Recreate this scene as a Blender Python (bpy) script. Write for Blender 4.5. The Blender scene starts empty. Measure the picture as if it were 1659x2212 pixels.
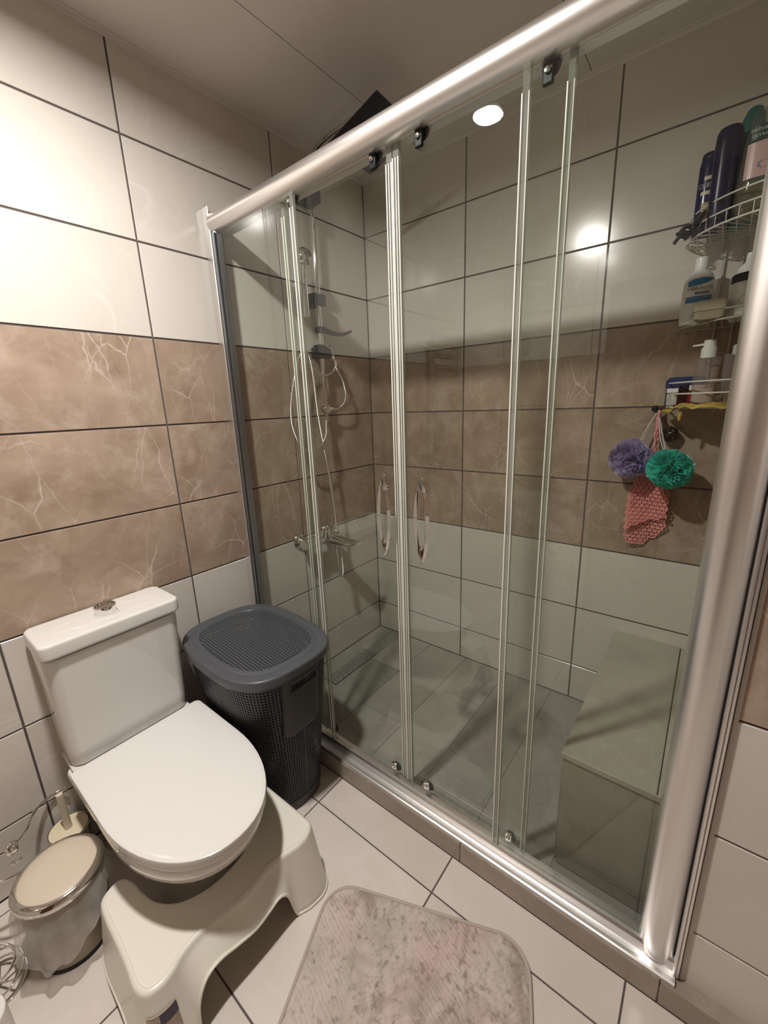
import bpy, bmesh, math, random
from mathutils import Vector, Matrix, noise
C = bpy.context.scene.collection
PI = math.pi
random.seed(7)

# ---------------------------------------------------------------- camera, world, light, exposure
W_PX, H_PX, F_PX = 1659, 2212, 892.92
cam_d = bpy.data.cameras.new('camera'); cam = bpy.data.objects.new('camera', cam_d); C.objects.link(cam)
cam_d.sensor_fit = 'HORIZONTAL'; cam_d.sensor_width = 36; cam_d.lens = F_PX / W_PX * 36
cam_d.clip_start = .02
yaw, pitch, roll = 0.6750, -0.2538, -0.0366
fwd = Vector((math.cos(yaw)*math.cos(pitch), math.sin(yaw)*math.cos(pitch), math.sin(pitch)))
rt = Vector((math.sin(yaw), -math.cos(yaw), 0)); up = rt.cross(fwd)
r2 = rt*math.cos(roll) + up*math.sin(roll); u2 = -rt*math.sin(roll) + up*math.cos(roll)
M = Matrix((r2, u2, -fwd)).transposed().to_4x4(); M.translation = (-1.9076, -1.5923, 1.487)
cam.matrix_world = M
bpy.context.scene.camera = cam
sc = bpy.context.scene
sc.view_settings.view_transform = 'Standard'; sc.view_settings.look = 'None'
sc.view_settings.gamma = 1; sc.view_settings.use_curve_mapping = False
sc.view_settings.exposure = 0.0
sc.cycles.max_bounces = 12; sc.cycles.diffuse_bounces = 6; sc.cycles.glossy_bounces = 5
sc.cycles.transparent_max_bounces = 24; sc.cycles.caustics_reflective = False; sc.cycles.caustics_refractive = False
world = bpy.data.worlds.new('world'); sc.world = world; world.use_nodes = True
world.node_tree.nodes['Background'].inputs[0].default_value = (.9, .8, .7, 1)
world.node_tree.nodes['Background'].inputs[1].default_value = 0.01
LAMP = (-1.70, -0.722, 2.592)      # the one ceiling lamp, just outside the frame (seen mirrored in the glass)
LAMP_POWER = 39.0
LAMP_COL = (1.0, .955, .905)
ld = bpy.data.lights.new('ceiling_lamp_light', 'AREA'); ld.shape = 'DISK'; ld.size = .11; ld.spread = math.radians(170); ld.energy = LAMP_POWER; ld.color = LAMP_COL
lo = bpy.data.objects.new('ceiling_lamp_light', ld); C.objects.link(lo); lo.location = (LAMP[0], LAMP[1], 2.582)

# ---------------------------------------------------------------- materials
def mat(name, col=(.8,.8,.8), rough=.5, metal=0, spec=.5, bump=0, bscale=200, coat=0, trans=0, ior=1.45, var=0, vscale=6):
    m = bpy.data.materials.new(name); m.use_nodes = True
    nt = m.node_tree; b = nt.nodes['Principled BSDF']
    b.inputs['Base Color'].default_value = (*col, 1); b.inputs['Roughness'].default_value = rough
    b.inputs['Metallic'].default_value = metal; b.inputs['Specular IOR Level'].default_value = spec
    b.inputs['Coat Weight'].default_value = coat; b.inputs['Transmission Weight'].default_value = trans
    b.inputs['IOR'].default_value = ior
    tc = nt.nodes.new('ShaderNodeTexCoord')
    if var:
        n = nt.nodes.new('ShaderNodeTexNoise'); n.inputs['Scale'].default_value = vscale; n.inputs['Detail'].default_value = 4
        nt.links.new(tc.outputs['Object'], n.inputs['Vector'])
        r = nt.nodes.new('ShaderNodeValToRGB')
        r.color_ramp.elements[0].position = .3; r.color_ramp.elements[1].position = .7
        r.color_ramp.elements[0].color = (*[c*(1-var) for c in col], 1); r.color_ramp.elements[1].color = (*[min(1, c*(1+var)) for c in col], 1)
        nt.links.new(n.outputs[0], r.inputs[0]); nt.links.new(r.outputs[0], b.inputs['Base Color'])
    if bump:
        n = nt.nodes.new('ShaderNodeTexNoise'); n.inputs['Scale'].default_value = bscale
        nt.links.new(tc.outputs['Object'], n.inputs['Vector'])
        bp = nt.nodes.new('ShaderNodeBump'); bp.inputs['Strength'].default_value = bump; bp.inputs['Distance'].default_value = .002
        nt.links.new(n.outputs[0], bp.inputs['Height']); nt.links.new(bp.outputs[0], b.inputs['Normal'])
    return m

def stone(name, lo_, hi_, vein, vein_amt, rough, scale=2.2, vscale=3.0, vwidth=.012, tilevar=.06, dirt=0, spec=.5, crack=0):
    """mottled stone with thin patchy veins; every tile gets its own part of the pattern"""
    m = bpy.data.materials.new(name); m.use_nodes = True; nt = m.node_tree; L = nt.links.new; N = nt.nodes.new
    b = nt.nodes['Principled BSDF']; b.inputs['Roughness'].default_value = rough; b.inputs['Specular IOR Level'].default_value = spec
    tc = N('ShaderNodeTexCoord'); oi = N('ShaderNodeObjectInfo')
    sc_ = N('ShaderNodeVectorMath'); sc_.operation = 'SCALE'; sc_.inputs['Scale'].default_value = 37.0
    cx = N('ShaderNodeCombineXYZ'); L(oi.outputs['Random'], cx.inputs[0]); L(oi.outputs['Random'], cx.inputs[1]); L(oi.outputs['Random'], cx.inputs[2])
    L(cx.outputs[0], sc_.inputs[0]); ad = N('ShaderNodeVectorMath'); ad.operation = 'ADD'
    L(tc.outputs['Object'], ad.inputs[0]); L(sc_.outputs[0], ad.inputs[1]); vec = ad.outputs[0]
    def nz(s, d, dist=0, r=.5):
        n = N('ShaderNodeTexNoise'); n.inputs['Scale'].default_value = s; n.inputs['Detail'].default_value = d
        n.inputs['Distortion'].default_value = dist; n.inputs['Roughness'].default_value = r; L(vec, n.inputs['Vector']); return n.outputs[0]
    base = N('ShaderNodeMix'); base.data_type = 'RGBA'
    base.inputs[6].default_value = (*lo_, 1); base.inputs[7].default_value = (*hi_, 1)
    mr = N('ShaderNodeMapRange'); mr.inputs[1].default_value = .3; mr.inputs[2].default_value = .7; L(nz(scale, 6, .8, .6), mr.inputs[0]); L(mr.outputs[0], base.inputs[0])
    def veins(s, wdt, dist):
        a = N('ShaderNodeMath'); a.operation = 'SUBTRACT'; a.inputs[1].default_value = .5; L(nz(s, 3, dist), a.inputs[0])
        c = N('ShaderNodeMath'); c.operation = 'ABSOLUTE'; L(a.outputs[0], c.inputs[0])
        q = N('ShaderNodeMapRange'); q.inputs[1].default_value = 0; q.inputs[2].default_value = wdt; q.inputs[3].default_value = 1; q.inputs[4].default_value = 0
        L(c.outputs[0], q.inputs[0]); return q.outputs[0]
    def cracks(s, wdt, warp, rx):
        # angular hairline veins: edges of warped, slanted cells
        mp = N('ShaderNodeMapping'); mp.inputs['Rotation'].default_value = (rx, .7, rx*.6); mp.inputs['Scale'].default_value = (1, 1, .45); L(vec, mp.inputs[0])
        wn = N('ShaderNodeTexNoise'); wn.inputs['Scale'].default_value = 5; wn.inputs['Detail'].default_value = 5; L(vec, wn.inputs['Vector'])
        ws = N('ShaderNodeVectorMath'); ws.operation = 'SCALE'; ws.inputs['Scale'].default_value = warp; L(wn.outputs['Color'], ws.inputs[0])
        wa = N('ShaderNodeVectorMath'); wa.operation = 'ADD'; L(mp.outputs[0], wa.inputs[0]); L(ws.outputs[0], wa.inputs[1])
        vo = N('ShaderNodeTexVoronoi'); vo.feature = 'DISTANCE_TO_EDGE'; vo.inputs['Scale'].default_value = s; L(wa.outputs[0], vo.inputs['Vector'])
        q = N('ShaderNodeMapRange'); q.inputs[1].default_value = 0; q.inputs[2].default_value = wdt; q.inputs[3].default_value = 1; q.inputs[4].default_value = 0
        L(vo.outputs['Distance'], q.inputs[0]); return q.outputs[0]
    if crack:
        v1 = cracks(3.4, .0085, .10, .5); v2 = cracks(9.5, .014, .07, 1.1)
    else:
        v1 = veins(vscale, vwidth, 1.2); v2 = veins(vscale*2.3, vwidth*.8, 1.8)
    mx = N('ShaderNodeMath'); mx.operation = 'MAXIMUM'; L(v1, mx.inputs[0]); L(v2, mx.inputs[1])
    pm = N('ShaderNodeMapRange'); pm.inputs[1].default_value = .45; pm.inputs[2].default_value = .68; L(nz(vscale*1.4, 3), pm.inputs[0])
    ml = N('ShaderNodeMath'); ml.operation = 'MULTIPLY'; L(mx.outputs[0], ml.inputs[0]); L(pm.outputs[0], ml.inputs[1])
    ml2 = N('ShaderNodeMath'); ml2.operation = 'MULTIPLY'; ml2.inputs[1].default_value = vein_amt; L(ml.outputs[0], ml2.inputs[0])
    vm = N('ShaderNodeMix'); vm.data_type = 'RGBA'; vm.inputs[7].default_value = (*vein, 1); L(ml2.outputs[0], vm.inputs[0]); L(base.outputs[2], vm.inputs[6])
    if crack:   # light cloudy wisps and fine dark fissures
        cm = N('ShaderNodeMapRange'); cm.inputs[1].default_value = .50; cm.inputs[2].default_value = .72; cm.inputs[4].default_value = .50; L(nz(7.0, 11, .5, .72), cm.inputs[0])
        cw = N('ShaderNodeMix'); cw.data_type = 'RGBA'; cw.inputs[7].default_value = (.60, .50, .42, 1); L(cm.outputs[0], cw.inputs[0]); L(vm.outputs[2], cw.inputs[6])
        dk = cracks(5.1, .010, .09, 2.0); dm2 = N('ShaderNodeMath'); dm2.operation = 'MULTIPLY'; L(dk, dm2.inputs[0]); dm3 = N('ShaderNodeMapRange'); dm3.inputs[1].default_value = .48; dm3.inputs[2].default_value = .62; dm3.inputs[4].default_value = .45; L(nz(3.0, 2), dm3.inputs[0]); L(dm3.outputs[0], dm2.inputs[1])
        vm = N('ShaderNodeMix'); vm.data_type = 'RGBA'; vm.inputs[7].default_value = (.13, .085, .06, 1); L(dm2.outputs[0], vm.inputs[0]); L(cw.outputs[2], vm.inputs[6])
    hs = N('ShaderNodeHueSaturation'); tv = N('ShaderNodeMapRange'); tv.inputs[3].default_value = 1-tilevar; tv.inputs[4].default_value = 1+tilevar
    L(oi.outputs['Random'], tv.inputs[0]); L(tv.outputs[0], hs.inputs['Value']); L(vm.outputs[2], hs.inputs['Color'])
    out = hs.outputs[0]
    if dirt:
        d = N('ShaderNodeMix'); d.data_type = 'RGBA'; d.inputs[7].default_value = (.10, .085, .06, 1)
        dm = N('ShaderNodeMapRange'); dm.inputs[1].default_value = .5; dm.inputs[2].default_value = .85; dm.inputs[4].default_value = dirt
        L(nz(3.1, 6, .6, .65), dm.inputs[0]); L(dm.outputs[0], d.inputs[0]); L(out, d.inputs[6]); out = d.outputs[2]
    L(out, b.inputs['Base Color'])
    return m

def glassy(name, tint=(.93,.96,.94), refl=1.0, rough=0.0, haze=0.0, hcol=(.8,.8,.78)):
    """clear sheet: straight-through transmission with Fresnel reflection, optional film of limescale"""
    m = bpy.data.materials.new(name); m.use_nodes = True; nt = m.node_tree; L = nt.links.new; N = nt.nodes.new
    for n in list(nt.nodes): nt.nodes.remove(n)
    out = N('ShaderNodeOutputMaterial'); tr = N('ShaderNodeBsdfTransparent'); tr.inputs[0].default_value = (*tint, 1)
    gl = N('ShaderNodeBsdfGlossy'); gl.inputs['Roughness'].default_value = rough
    lw = N('ShaderNodeLayerWeight'); lw.inputs['Blend'].default_value = .5
    p = N('ShaderNodeMath'); p.operation = 'POWER'; p.inputs[1].default_value = 5; L(lw.outputs['Facing'], p.inputs[0])
    ma = N('ShaderNodeMath'); ma.operation = 'MULTIPLY_ADD'; ma.inputs[1].default_value = .93; ma.inputs[2].default_value = .042*refl; L(p.outputs[0], ma.inputs[0])
    mx = N('ShaderNodeMixShader'); L(ma.outputs[0], mx.inputs[0]); L(tr.outputs[0], mx.inputs[1]); L(gl.outputs[0], mx.inputs[2])
    last = mx.outputs[0]
    if haze:
        df = N('ShaderNodeBsdfDiffuse'); df.inputs[0].default_value = (*hcol, 1)
        tl = N('ShaderNodeBsdfTranslucent'); tl.inputs[0].default_value = (*hcol, 1)
        dd = N('ShaderNodeMixShader'); dd.inputs[0].default_value = .4; L(df.outputs[0], dd.inputs[1]); L(tl.outputs[0], dd.inputs[2])
        nzn = N('ShaderNodeTexNoise'); nzn.inputs['Scale'].default_value = 5; nzn.inputs['Detail'].default_value = 5
        tc = N('ShaderNodeTexCoord'); L(tc.outputs['Object'], nzn.inputs['Vector'])
        hm = N('ShaderNodeMapRange'); hm.inputs[1].default_value = .35; hm.inputs[2].default_value = .75; hm.inputs[3].default_value = haze*.3; hm.inputs[4].default_value = haze
        L(nzn.outputs[0], hm.inputs[0])
        m2 = N('ShaderNodeMixShader'); L(hm.outputs[0], m2.inputs[0]); L(last, m2.inputs[1]); L(dd.outputs[0], m2.inputs[2]); last = m2.outputs[0]
    L(last, out.inputs[0]); return m

def fabric(name, col, transl=.4, alpha=1.0, var=.1):
    m = bpy.data.materials.new(name); m.use_nodes = True; nt = m.node_tree; L = nt.links.new; N = nt.nodes.new
    for n in list(nt.nodes): nt.nodes.remove(n)
    out = N('ShaderNodeOutputMaterial'); df = N('ShaderNodeBsdfDiffuse'); tl = N('ShaderNodeBsdfTranslucent'); tp = N('ShaderNodeBsdfTransparent')
    gl = N('ShaderNodeBsdfGlossy'); gl.inputs['Roughness'].default_value = .35
    tc = N('ShaderNodeTexCoord'); nz = N('ShaderNodeTexNoise'); nz.inputs['Scale'].default_value = 30; L(tc.outputs['Object'], nz.inputs['Vector'])
    mc = N('ShaderNodeMix'); mc.data_type = 'RGBA'; mc.inputs[6].default_value = (*[c*(1-var) for c in col], 1); mc.inputs[7].default_value = (*[min(1, c*(1+var)) for c in col], 1)
    L(nz.outputs[0], mc.inputs[0]); L(mc.outputs[2], df.inputs[0]); L(mc.outputs[2], tl.inputs[0])
    a = N('ShaderNodeMixShader'); a.inputs[0].default_value = transl; L(df.outputs[0], a.inputs[1]); L(tl.outputs[0], a.inputs[2])
    g = N('ShaderNodeMixShader'); g.inputs[0].default_value = .06; L(a.outputs[0], g.inputs[1]); L(gl.outputs[0], g.inputs[2])
    b = N('ShaderNodeMixShader'); b.inputs[0].default_value = alpha; L(tp.outputs[0], b.inputs[1]); L(g.outputs[0], b.inputs[2])
    L(b.outputs[0], out.inputs[0]); return m

T_WHITE = stone('cream_tile', (.60,.555,.50), (.67,.625,.57), (.80,.77,.73), .5, .17, scale=1.6, vscale=1.3, vwidth=.01, tilevar=.02)
T_BEIGE = stone('brown_marble_tile', (.27,.19,.135), (.42,.32,.245), (.72,.63,.55), .62, .16, scale=5.0, vscale=2.6, vwidth=.010, tilevar=.05, crack=1)
T_FLOOR = stone('cream_floor_tile', (.62,.555,.50), (.70,.64,.585), (.74,.70,.65), .35, .22, scale=2.0, vscale=1.2, vwidth=.03, tilevar=.02)
T_STONE = stone('grey_stone_tile', (.25,.24,.21), (.40,.385,.345), (.48,.46,.42), .4, .42, scale=2.4, vscale=2.5, vwidth=.03, tilevar=.2, dirt=.25)
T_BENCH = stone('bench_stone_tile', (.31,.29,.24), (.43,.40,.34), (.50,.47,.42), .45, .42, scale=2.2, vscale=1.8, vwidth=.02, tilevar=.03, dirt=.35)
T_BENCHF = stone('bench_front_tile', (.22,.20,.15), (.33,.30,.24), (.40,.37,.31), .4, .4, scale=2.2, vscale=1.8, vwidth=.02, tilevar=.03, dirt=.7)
T_CURB = stone('curb_stone_tile', (.27,.22,.18), (.38,.32,.27), (.46,.40,.35), .5, .35, scale=3, vscale=2.5, vwidth=.03, tilevar=.08, dirt=.3)
GROUT = mat('dark_grout', (.105,.085,.08), .9, bump=.3, bscale=300)
GROUT_G = mat('grey_grout', (.26,.245,.215), .9, bump=.3, bscale=300)
CEIL = mat('ceiling_paint', (.74,.70,.66), .55, bump=.05, bscale=60)
CEILGAP = mat('ceiling_gap', (.08,.07,.065), .9)
ALU = mat('satin_aluminium', (.86,.84,.825), .36, metal=1, bump=.03, bscale=30)
ALU_D = mat('grey_aluminium', (.38,.40,.42), .35, metal=1)
CHROME = mat('chrome', (.80,.79,.78), .04, metal=1)
CHROME_M = mat('aged_chrome', (.72,.69,.66), .10, metal=1, bump=.08, bscale=80)
HOSE = mat('hose_steel', (.78,.75,.72), .28, metal=1)
def ribs(m, s):
    nt = m.node_tree; b = nt.nodes['Principled BSDF']; w = nt.nodes.new('ShaderNodeTexWave'); w.bands_direction = 'Z'; w.inputs['Scale'].default_value = s
    tc = nt.nodes.new('ShaderNodeTexCoord'); nt.links.new(tc.outputs['Object'], w.inputs['Vector'])
    bp = nt.nodes.new('ShaderNodeBump'); bp.inputs['Strength'].default_value = .6; bp.inputs['Distance'].default_value = .002
    nt.links.new(w.outputs[0], bp.inputs['Height']); nt.links.new(bp.outputs[0], b.inputs['Normal'])
ribs(HOSE, 60)
PORC = mat('white_porcelain', (.70,.68,.65), .07, coat=.4, spec=.55)
PORC_D = mat('porcelain_foot', (.62,.60,.55), .15, coat=.2)
LIDP = mat('white_seat_plastic', (.71,.69,.665), .16, spec=.5)
STOOLP = mat('cream_stool_plastic', (.76,.73,.645), .30, spec=.5, bump=.03, bscale=90)
BINP = mat('charcoal_plastic', (.032,.032,.034), .38, spec=.45)
BINL = mat('slate_lid_plastic', (.070,.076,.084), .34, spec=.5)
BLACKP = mat('black_plastic', (.012,.013,.015), .4, spec=.25)
GREYP = mat('dark_grey_plastic', (.035,.035,.034), .45, spec=.3)
HEADP = mat('black_shower_head_plastic', (.013,.014,.017), .32)
CREAMP = mat('beige_plastic', (.62,.53,.42), .35)
CREAML = mat('pale_yellow_plastic', (.72,.64,.46), .32)
TRASHB = mat('taupe_enamel', (.33,.28,.21), .35)
BAG = glassy('thin_bag_film', (.84,.82,.80), 1.0, .25, haze=.85, hcol=(.86,.84,.81))
GLASS = glassy('clear_glass', (.955,.975,.955), .95, 0.0, haze=.004, hcol=(.72,.76,.70))
SEALP = glassy('clear_seal_plastic', (.84,.86,.83), 2.0, .06, haze=.45, hcol=(.66,.67,.61))
SEALW = mat('ribbed_seal_strip', (.80,.79,.73), .16, spec=.8)
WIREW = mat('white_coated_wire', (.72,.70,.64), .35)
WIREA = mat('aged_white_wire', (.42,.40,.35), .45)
NAVY = mat('navy_plastic', (.004,.006,.034), .25, spec=.25)
NAVYG = mat('navy_gloss', (.006,.008,.065), .16, spec=.3)
TEAL = mat('teal_plastic', (.015,.12,.12), .3)
WHITEP = mat('white_plastic', (.74,.74,.71), .28)
LBL_BLUE = mat('label_blue', (.02,.16,.36), .35)
LBL_GREY = mat('label_grey', (.20,.20,.28), .4)
LBL_TXT = mat('label_text', (.13,.13,.14), .5)
LBL_GOLD = mat('label_gold', (.60,.52,.36), .35)
LBL_YEL = mat('label_yellow', (.32,.26,.10), .4)
LBL_RED = mat('label_red', (.10,.015,.015), .4)
LBL_PINK = mat('label_pink', (.62,.42,.40), .3)
LBL_GREEN = mat('label_green', (.01,.05,.035), .4)
LBL_SILV = mat('label_silver_text', (.50,.52,.48), .4)
SOAP = mat('beige_soap_box', (.36,.31,.23), .4)
REDG = mat('red_glossy', (.22,.006,.01), .12, spec=.6)
WINE = mat('dark_wine_plastic', (.03,.006,.006), .2)
BLUEB = mat('matte_blue', (.012,.022,.12), .5)
YCLOTH = mat('yellow_cloth', (.52,.36,.08), .9, bump=.8, bscale=160, var=.35, vscale=25)
CLEARC = glassy('clear_bottle', (.80,.82,.80), 1.4, .03, haze=.22, hcol=(.55,.55,.52))
CLEARP = glassy('clear_pink_bottle', (.84,.78,.77), 1.4, .03, haze=.38, hcol=(.72,.66,.64))
LIQY = glassy('yellow_liquid', (.80,.76,.50), 1.0, .03, haze=.45, hcol=(.55,.52,.30))
LIQW = mat('milky_liquid', (.62,.55,.51), .3)
PINKY = mat('pink_crochet_yarn', (.86,.34,.32), .9, bump=.5, bscale=600, var=.15, vscale=40)
CORD = mat('white_cord', (.62,.56,.52), .85)
PURP = fabric('lilac_mesh', (.64,.55,.84), .5, .52)
GREEN = fabric('turquoise_mesh', (.14,.92,.72), .5, .66, .25)
STEELW = mat('scrubber_wire', (.09,.075,.06), .35, metal=.8)
PAPER = mat('toilet_paper', (.80,.78,.75), .95, bump=.4, bscale=150)
RUBBER = mat('rubber', (.03,.03,.03), .6)
LAMPM = bpy.data.materials.new('lamp_diffuser'); LAMPM.use_nodes = True
_b = LAMPM.node_tree.nodes['Principled BSDF']; _b.inputs['Emission Color'].default_value = (*LAMP_COL, 1); _b.inputs['Emission Strength'].default_value = 2.0

# ---------------------------------------------------------------- mesh helpers
def empty(name, loc):
    o = bpy.data.objects.new(name, None); C.objects.link(o); o.location = loc; o.empty_display_size = .05; return o
def tag(o, label=None, cat=None, group=None, kind=None):
    if label: o['label'] = label
    if cat: o['category'] = cat
    if group: o['group'] = group
    if kind: o['kind'] = kind
    return o
def thing(name, label, cat, loc, group=None): return tag(empty(name, loc), label, cat, group)
def origin(o):
    p = Vector(o.location); q = o.parent
    while q: p += q.location; q = q.parent
    return p
def cr(pts, n=8, closed=False):
    P = [Vector(p) for p in pts]; out = []
    m = len(P); rng = range(m) if closed else range(m-1)
    for i in rng:
        p0 = P[(i-1) % m] if closed or i > 0 else P[0]*2-P[1]
        p1 = P[i]; p2 = P[(i+1) % m]
        p3 = P[(i+2) % m] if closed or i+2 < m else P[-1]*2-P[-2]
        for k in range(n):
            t = k/n
            out.append(.5*((2*p1)+(-p0+p2)*t+(2*p0-5*p1+4*p2-p3)*t*t+(-p0+3*p1-3*p2+p3)*t**3))
    if not closed: out.append(P[-1])
    return out
class MB:
    def __init__(s): s.v = []; s.f = []; s.mi = []; s.cur = 0
    def add(s, v, f):
        o = len(s.v); s.v += [Vector(p) for p in v]; s.f += [[i+o for i in q] for q in f]; s.mi += [s.cur]*len(f); return s
    def box(s, x0, x1, y0, y1, z0, z1):
        x0, x1 = sorted((x0, x1)); y0, y1 = sorted((y0, y1)); z0, z1 = sorted((z0, z1))
        return s.add([(x0,y0,z0),(x1,y0,z0),(x1,y1,z0),(x0,y1,z0),(x0,y0,z1),(x1,y0,z1),(x1,y1,z1),(x0,y1,z1)],
                     [(0,3,2,1),(4,5,6,7),(0,1,5,4),(1,2,6,5),(2,3,7,6),(3,0,4,7)])
    def loft(s, rings, cap0=True, cap1=True, closed=True):
        n = len(rings[0]); v = [p for r in rings for p in r]; f = []
        for i in range(len(rings)-1):
            for j in range(n if closed else n-1):
                a = i*n+j; b = i*n+(j+1) % n; f.append((a, b, b+n, a+n))
        if cap0: f.append(tuple(range(n))[::-1])
        if cap1: f.append(tuple((len(rings)-1)*n+j for j in range(n)))
        return s.add(v, f)
    def tube(s, pts, r, n=8, closed=False, cap=True):
        P = [Vector(p) for p in pts]; m = len(P); rings = []
        rr = r if callable(r) else (lambda t: r)
        t0 = (P[1]-P[0]).normalized(); nr = t0.orthogonal().normalized(); pt = t0
        for i in range(m):
            if closed: t = (P[(i+1) % m]-P[i-1]).normalized()
            else: t = (P[min(i+1, m-1)]-P[max(i-1, 0)]).normalized()
            q = pt.rotation_difference(t); nr = (q @ nr).normalized(); nr = (nr - t*nr.dot(t)).normalized(); pt = t
            bn = t.cross(nr); R = rr(i/(m-1))
            rings.append([P[i]+(nr*math.cos(2*PI*k/n)+bn*math.sin(2*PI*k/n))*R for k in range(n)])
        if closed: rings.append(rings[0]); return s.loft(rings, False, False)
        return s.loft(rings, cap, cap)
    def lathe(s, prof, c=(0,0,0), n=32, axis='Z', cap0=True, cap1=True):
        c = Vector(c); rings = []
        for r, h in prof:
            ring = []
            for k in range(n):
                a = 2*PI*k/n; x, y = r*math.cos(a), r*math.sin(a)
                if axis == 'Z': p = Vector((x, y, h))
                elif axis == 'X': p = Vector((h, x, y))
                elif axis == '-Y': p = Vector((x, -h, y))
                else: p = Vector((x, h, y))
                ring.append(c+p)
            rings.append(ring)
        return s.loft(rings, cap0, cap1)
    def prism(s, poly, z0, z1):   # poly of (x,y)
        return s.loft([[(x, y, z0) for x, y in poly], [(x, y, z1) for x, y in poly]])
    def prismY(s, poly, y0, y1):  # poly of (x,z) extruded in y
        return s.loft([[(x, y0, z) for x, z in poly], [(x, y1, z) for x, z in poly]])
    def xf(s, Mx): s.v = [Mx @ p for p in s.v]; return s
    def build(s, name, m, parent=None, org=None, smooth=None, bevel=0, bseg=2, recalc=True):
        o_ = origin(parent) if parent is not None else Vector(org or (0,0,0))
        me = bpy.data.meshes.new(name); me.from_pydata([p-o_ for p in s.v], [], s.f)
        for x in (m if isinstance(m, (list, tuple)) else [m]): me.materials.append(x)
        if any(s.mi): me.polygons.foreach_set('material_index', s.mi)
        if recalc:
            bm = bmesh.new(); bm.from_mesh(me); bmesh.ops.recalc_face_normals(bm, faces=bm.faces); bm.to_mesh(me); bm.free()
        if smooth is not None:
            me.polygons.foreach_set('use_smooth', [True]*len(me.polygons))
            if smooth < 180: me.set_sharp_from_angle(angle=math.radians(smooth))
        me.update()
        ob = bpy.data.objects.new(name, me); C.objects.link(ob)
        if parent is not None: ob.parent = parent
        else: ob.location = o_
        if smooth is not None and smooth < 60:
            w_ = ob.modifiers.new('weighted', 'WEIGHTED_NORMAL'); w_.keep_sharp = True
        if bevel:
            md = ob.modifiers.new('bevel', 'BEVEL'); md.width = bevel; md.segments = bseg; md.limit_method = 'ANGLE'; md.angle_limit = math.radians(40)
            me.polygons.foreach_set('use_smooth', [True]*len(me.polygons)); md.harden_normals = False
            me.set_sharp_from_angle(angle=math.radians(60))
        return ob
def solid(ob, t, off=-1):
    md = ob.modifiers.new('solid', 'SOLIDIFY'); md.thickness = t; md.offset = off; return ob
def rrect(x0, x1, y0, y1, r, n=6):
    out = []
    for cx, cy, a0 in ((x1-r, y1-r, 0), (x0+r, y1-r, 90), (x0+r, y0+r, 180), (x1-r, y0+r, 270)):
        for k in range(n+1):
            a = math.radians(a0+90*k/n); out.append((cx+r*math.cos(a), cy+r*math.sin(a)))
    return out
def superel(cx, cy, a, b, e, n=64, rot=0):
    out = []
    for k in range(n):
        t = 2*PI*k/n; c, s_ = math.cos(t), math.sin(t)
        x = a*math.copysign(abs(c)**(2/e), c); y = b*math.copysign(abs(s_)**(2/e), s_)
        out.append((cx+x*math.cos(rot)-y*math.sin(rot), cy+x*math.sin(rot)+y*math.cos(rot)))
    return out
_fontcache = {}
def text_flat(txt, size):
    cu = bpy.data.curves.new('t', 'FONT'); cu.body = txt; cu.size = size; cu.align_x = 'CENTER'; cu.align_y = 'CENTER'
    ob = bpy.data.objects.new('t', cu); C.objects.link(ob)
    dg = bpy.context.evaluated_depsgraph_get(); me = bpy.data.meshes.new_from_object(ob.evaluated_get(dg))
    v = [tuple(p.co) for p in me.vertices]; f = [tuple(p.vertices) for p in me.polygons]
    bpy.data.objects.remove(ob); bpy.data.curves.remove(cu); bpy.data.meshes.remove(me); return v, f
def wrap(v, c, r, ang, z, eps=.0006, squash=1.0):
    """flat (s,h) points onto an upright (elliptic) cylinder wall, facing direction ang"""
    out = []
    for p in v:
        a = p[0]/r
        n_ = Vector((math.cos(ang), math.sin(ang), 0)); t_ = Vector((-math.sin(ang), math.cos(ang), 0))
        out.append(Vector((c[0], c[1], 0)) + n_*(math.cos(a)*r*squash+eps) + t_*(math.sin(a)*r) + Vector((0, 0, z+p[1])))
    return out
def patch(w, h, nx=10, ny=3, shape=None):
    v = []; f = []
    for j in range(ny+1):
        for i in range(nx+1):
            x, y = (i/nx-.5)*w, (j/ny-.5)*h
            if shape: x, y = shape(i/nx, j/ny)
            v.append((x, y, 0))
    for j in range(ny):
        for i in range(nx):
            a = j*(nx+1)+i; f.append((a, a+1, a+nx+2, a+nx+1))
    return v, f

# ---------------------------------------------------------------- room shell
ZC = 2.6; ZJ0 = 2.6423; TH = .3; TW = .5955; GAP = .006
XL, YF = -2.9, -2.7            # far walls, behind the camera
_tilemesh = {}
def tile_mesh(w, h, d, axis, m, bev=.0012):
    key = (round(w, 4), round(h, 4), round(d, 4), axis, m.name)
    if key in _tilemesh: return _tilemesh[key]
    b = MB()
    def ring(ins, t):
        a, c = w/2-ins, h/2-ins
        q = [(-a, -c), (a, -c), (a, c), (-a, c)]
        if axis == 'Y': return [(x, t, z) for x, z in q]
        if axis == 'X': return [(t, x, z) for x, z in q]
        return [(x, y, t) for x, y in q]
    sgn = {'Y': -1, 'X': -1, 'Z': 1}[axis]
    b.loft([ring(0, 0), ring(0, sgn*(d-bev)), ring(bev, sgn*d)], False, True)
    me = bpy.data.meshes.new('tile'); me.from_pydata(b.v, [], b.f); me.materials.append(m)
    bm = bmesh.new(); bm.from_mesh(me); bmesh.ops.recalc_face_normals(bm, faces=bm.faces); bm.to_mesh(me); bm.free()
    # outward check: the face with the most protruding centre must look along sgn*axis
    k = {'Y': 1, 'X': 0, 'Z': 2}[axis]; p = max(me.polygons, key=lambda q: sgn*q.center[k])
    if p.normal[k]*sgn < 0: me.flip_normals()
    _tilemesh[key] = me; return me
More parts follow.
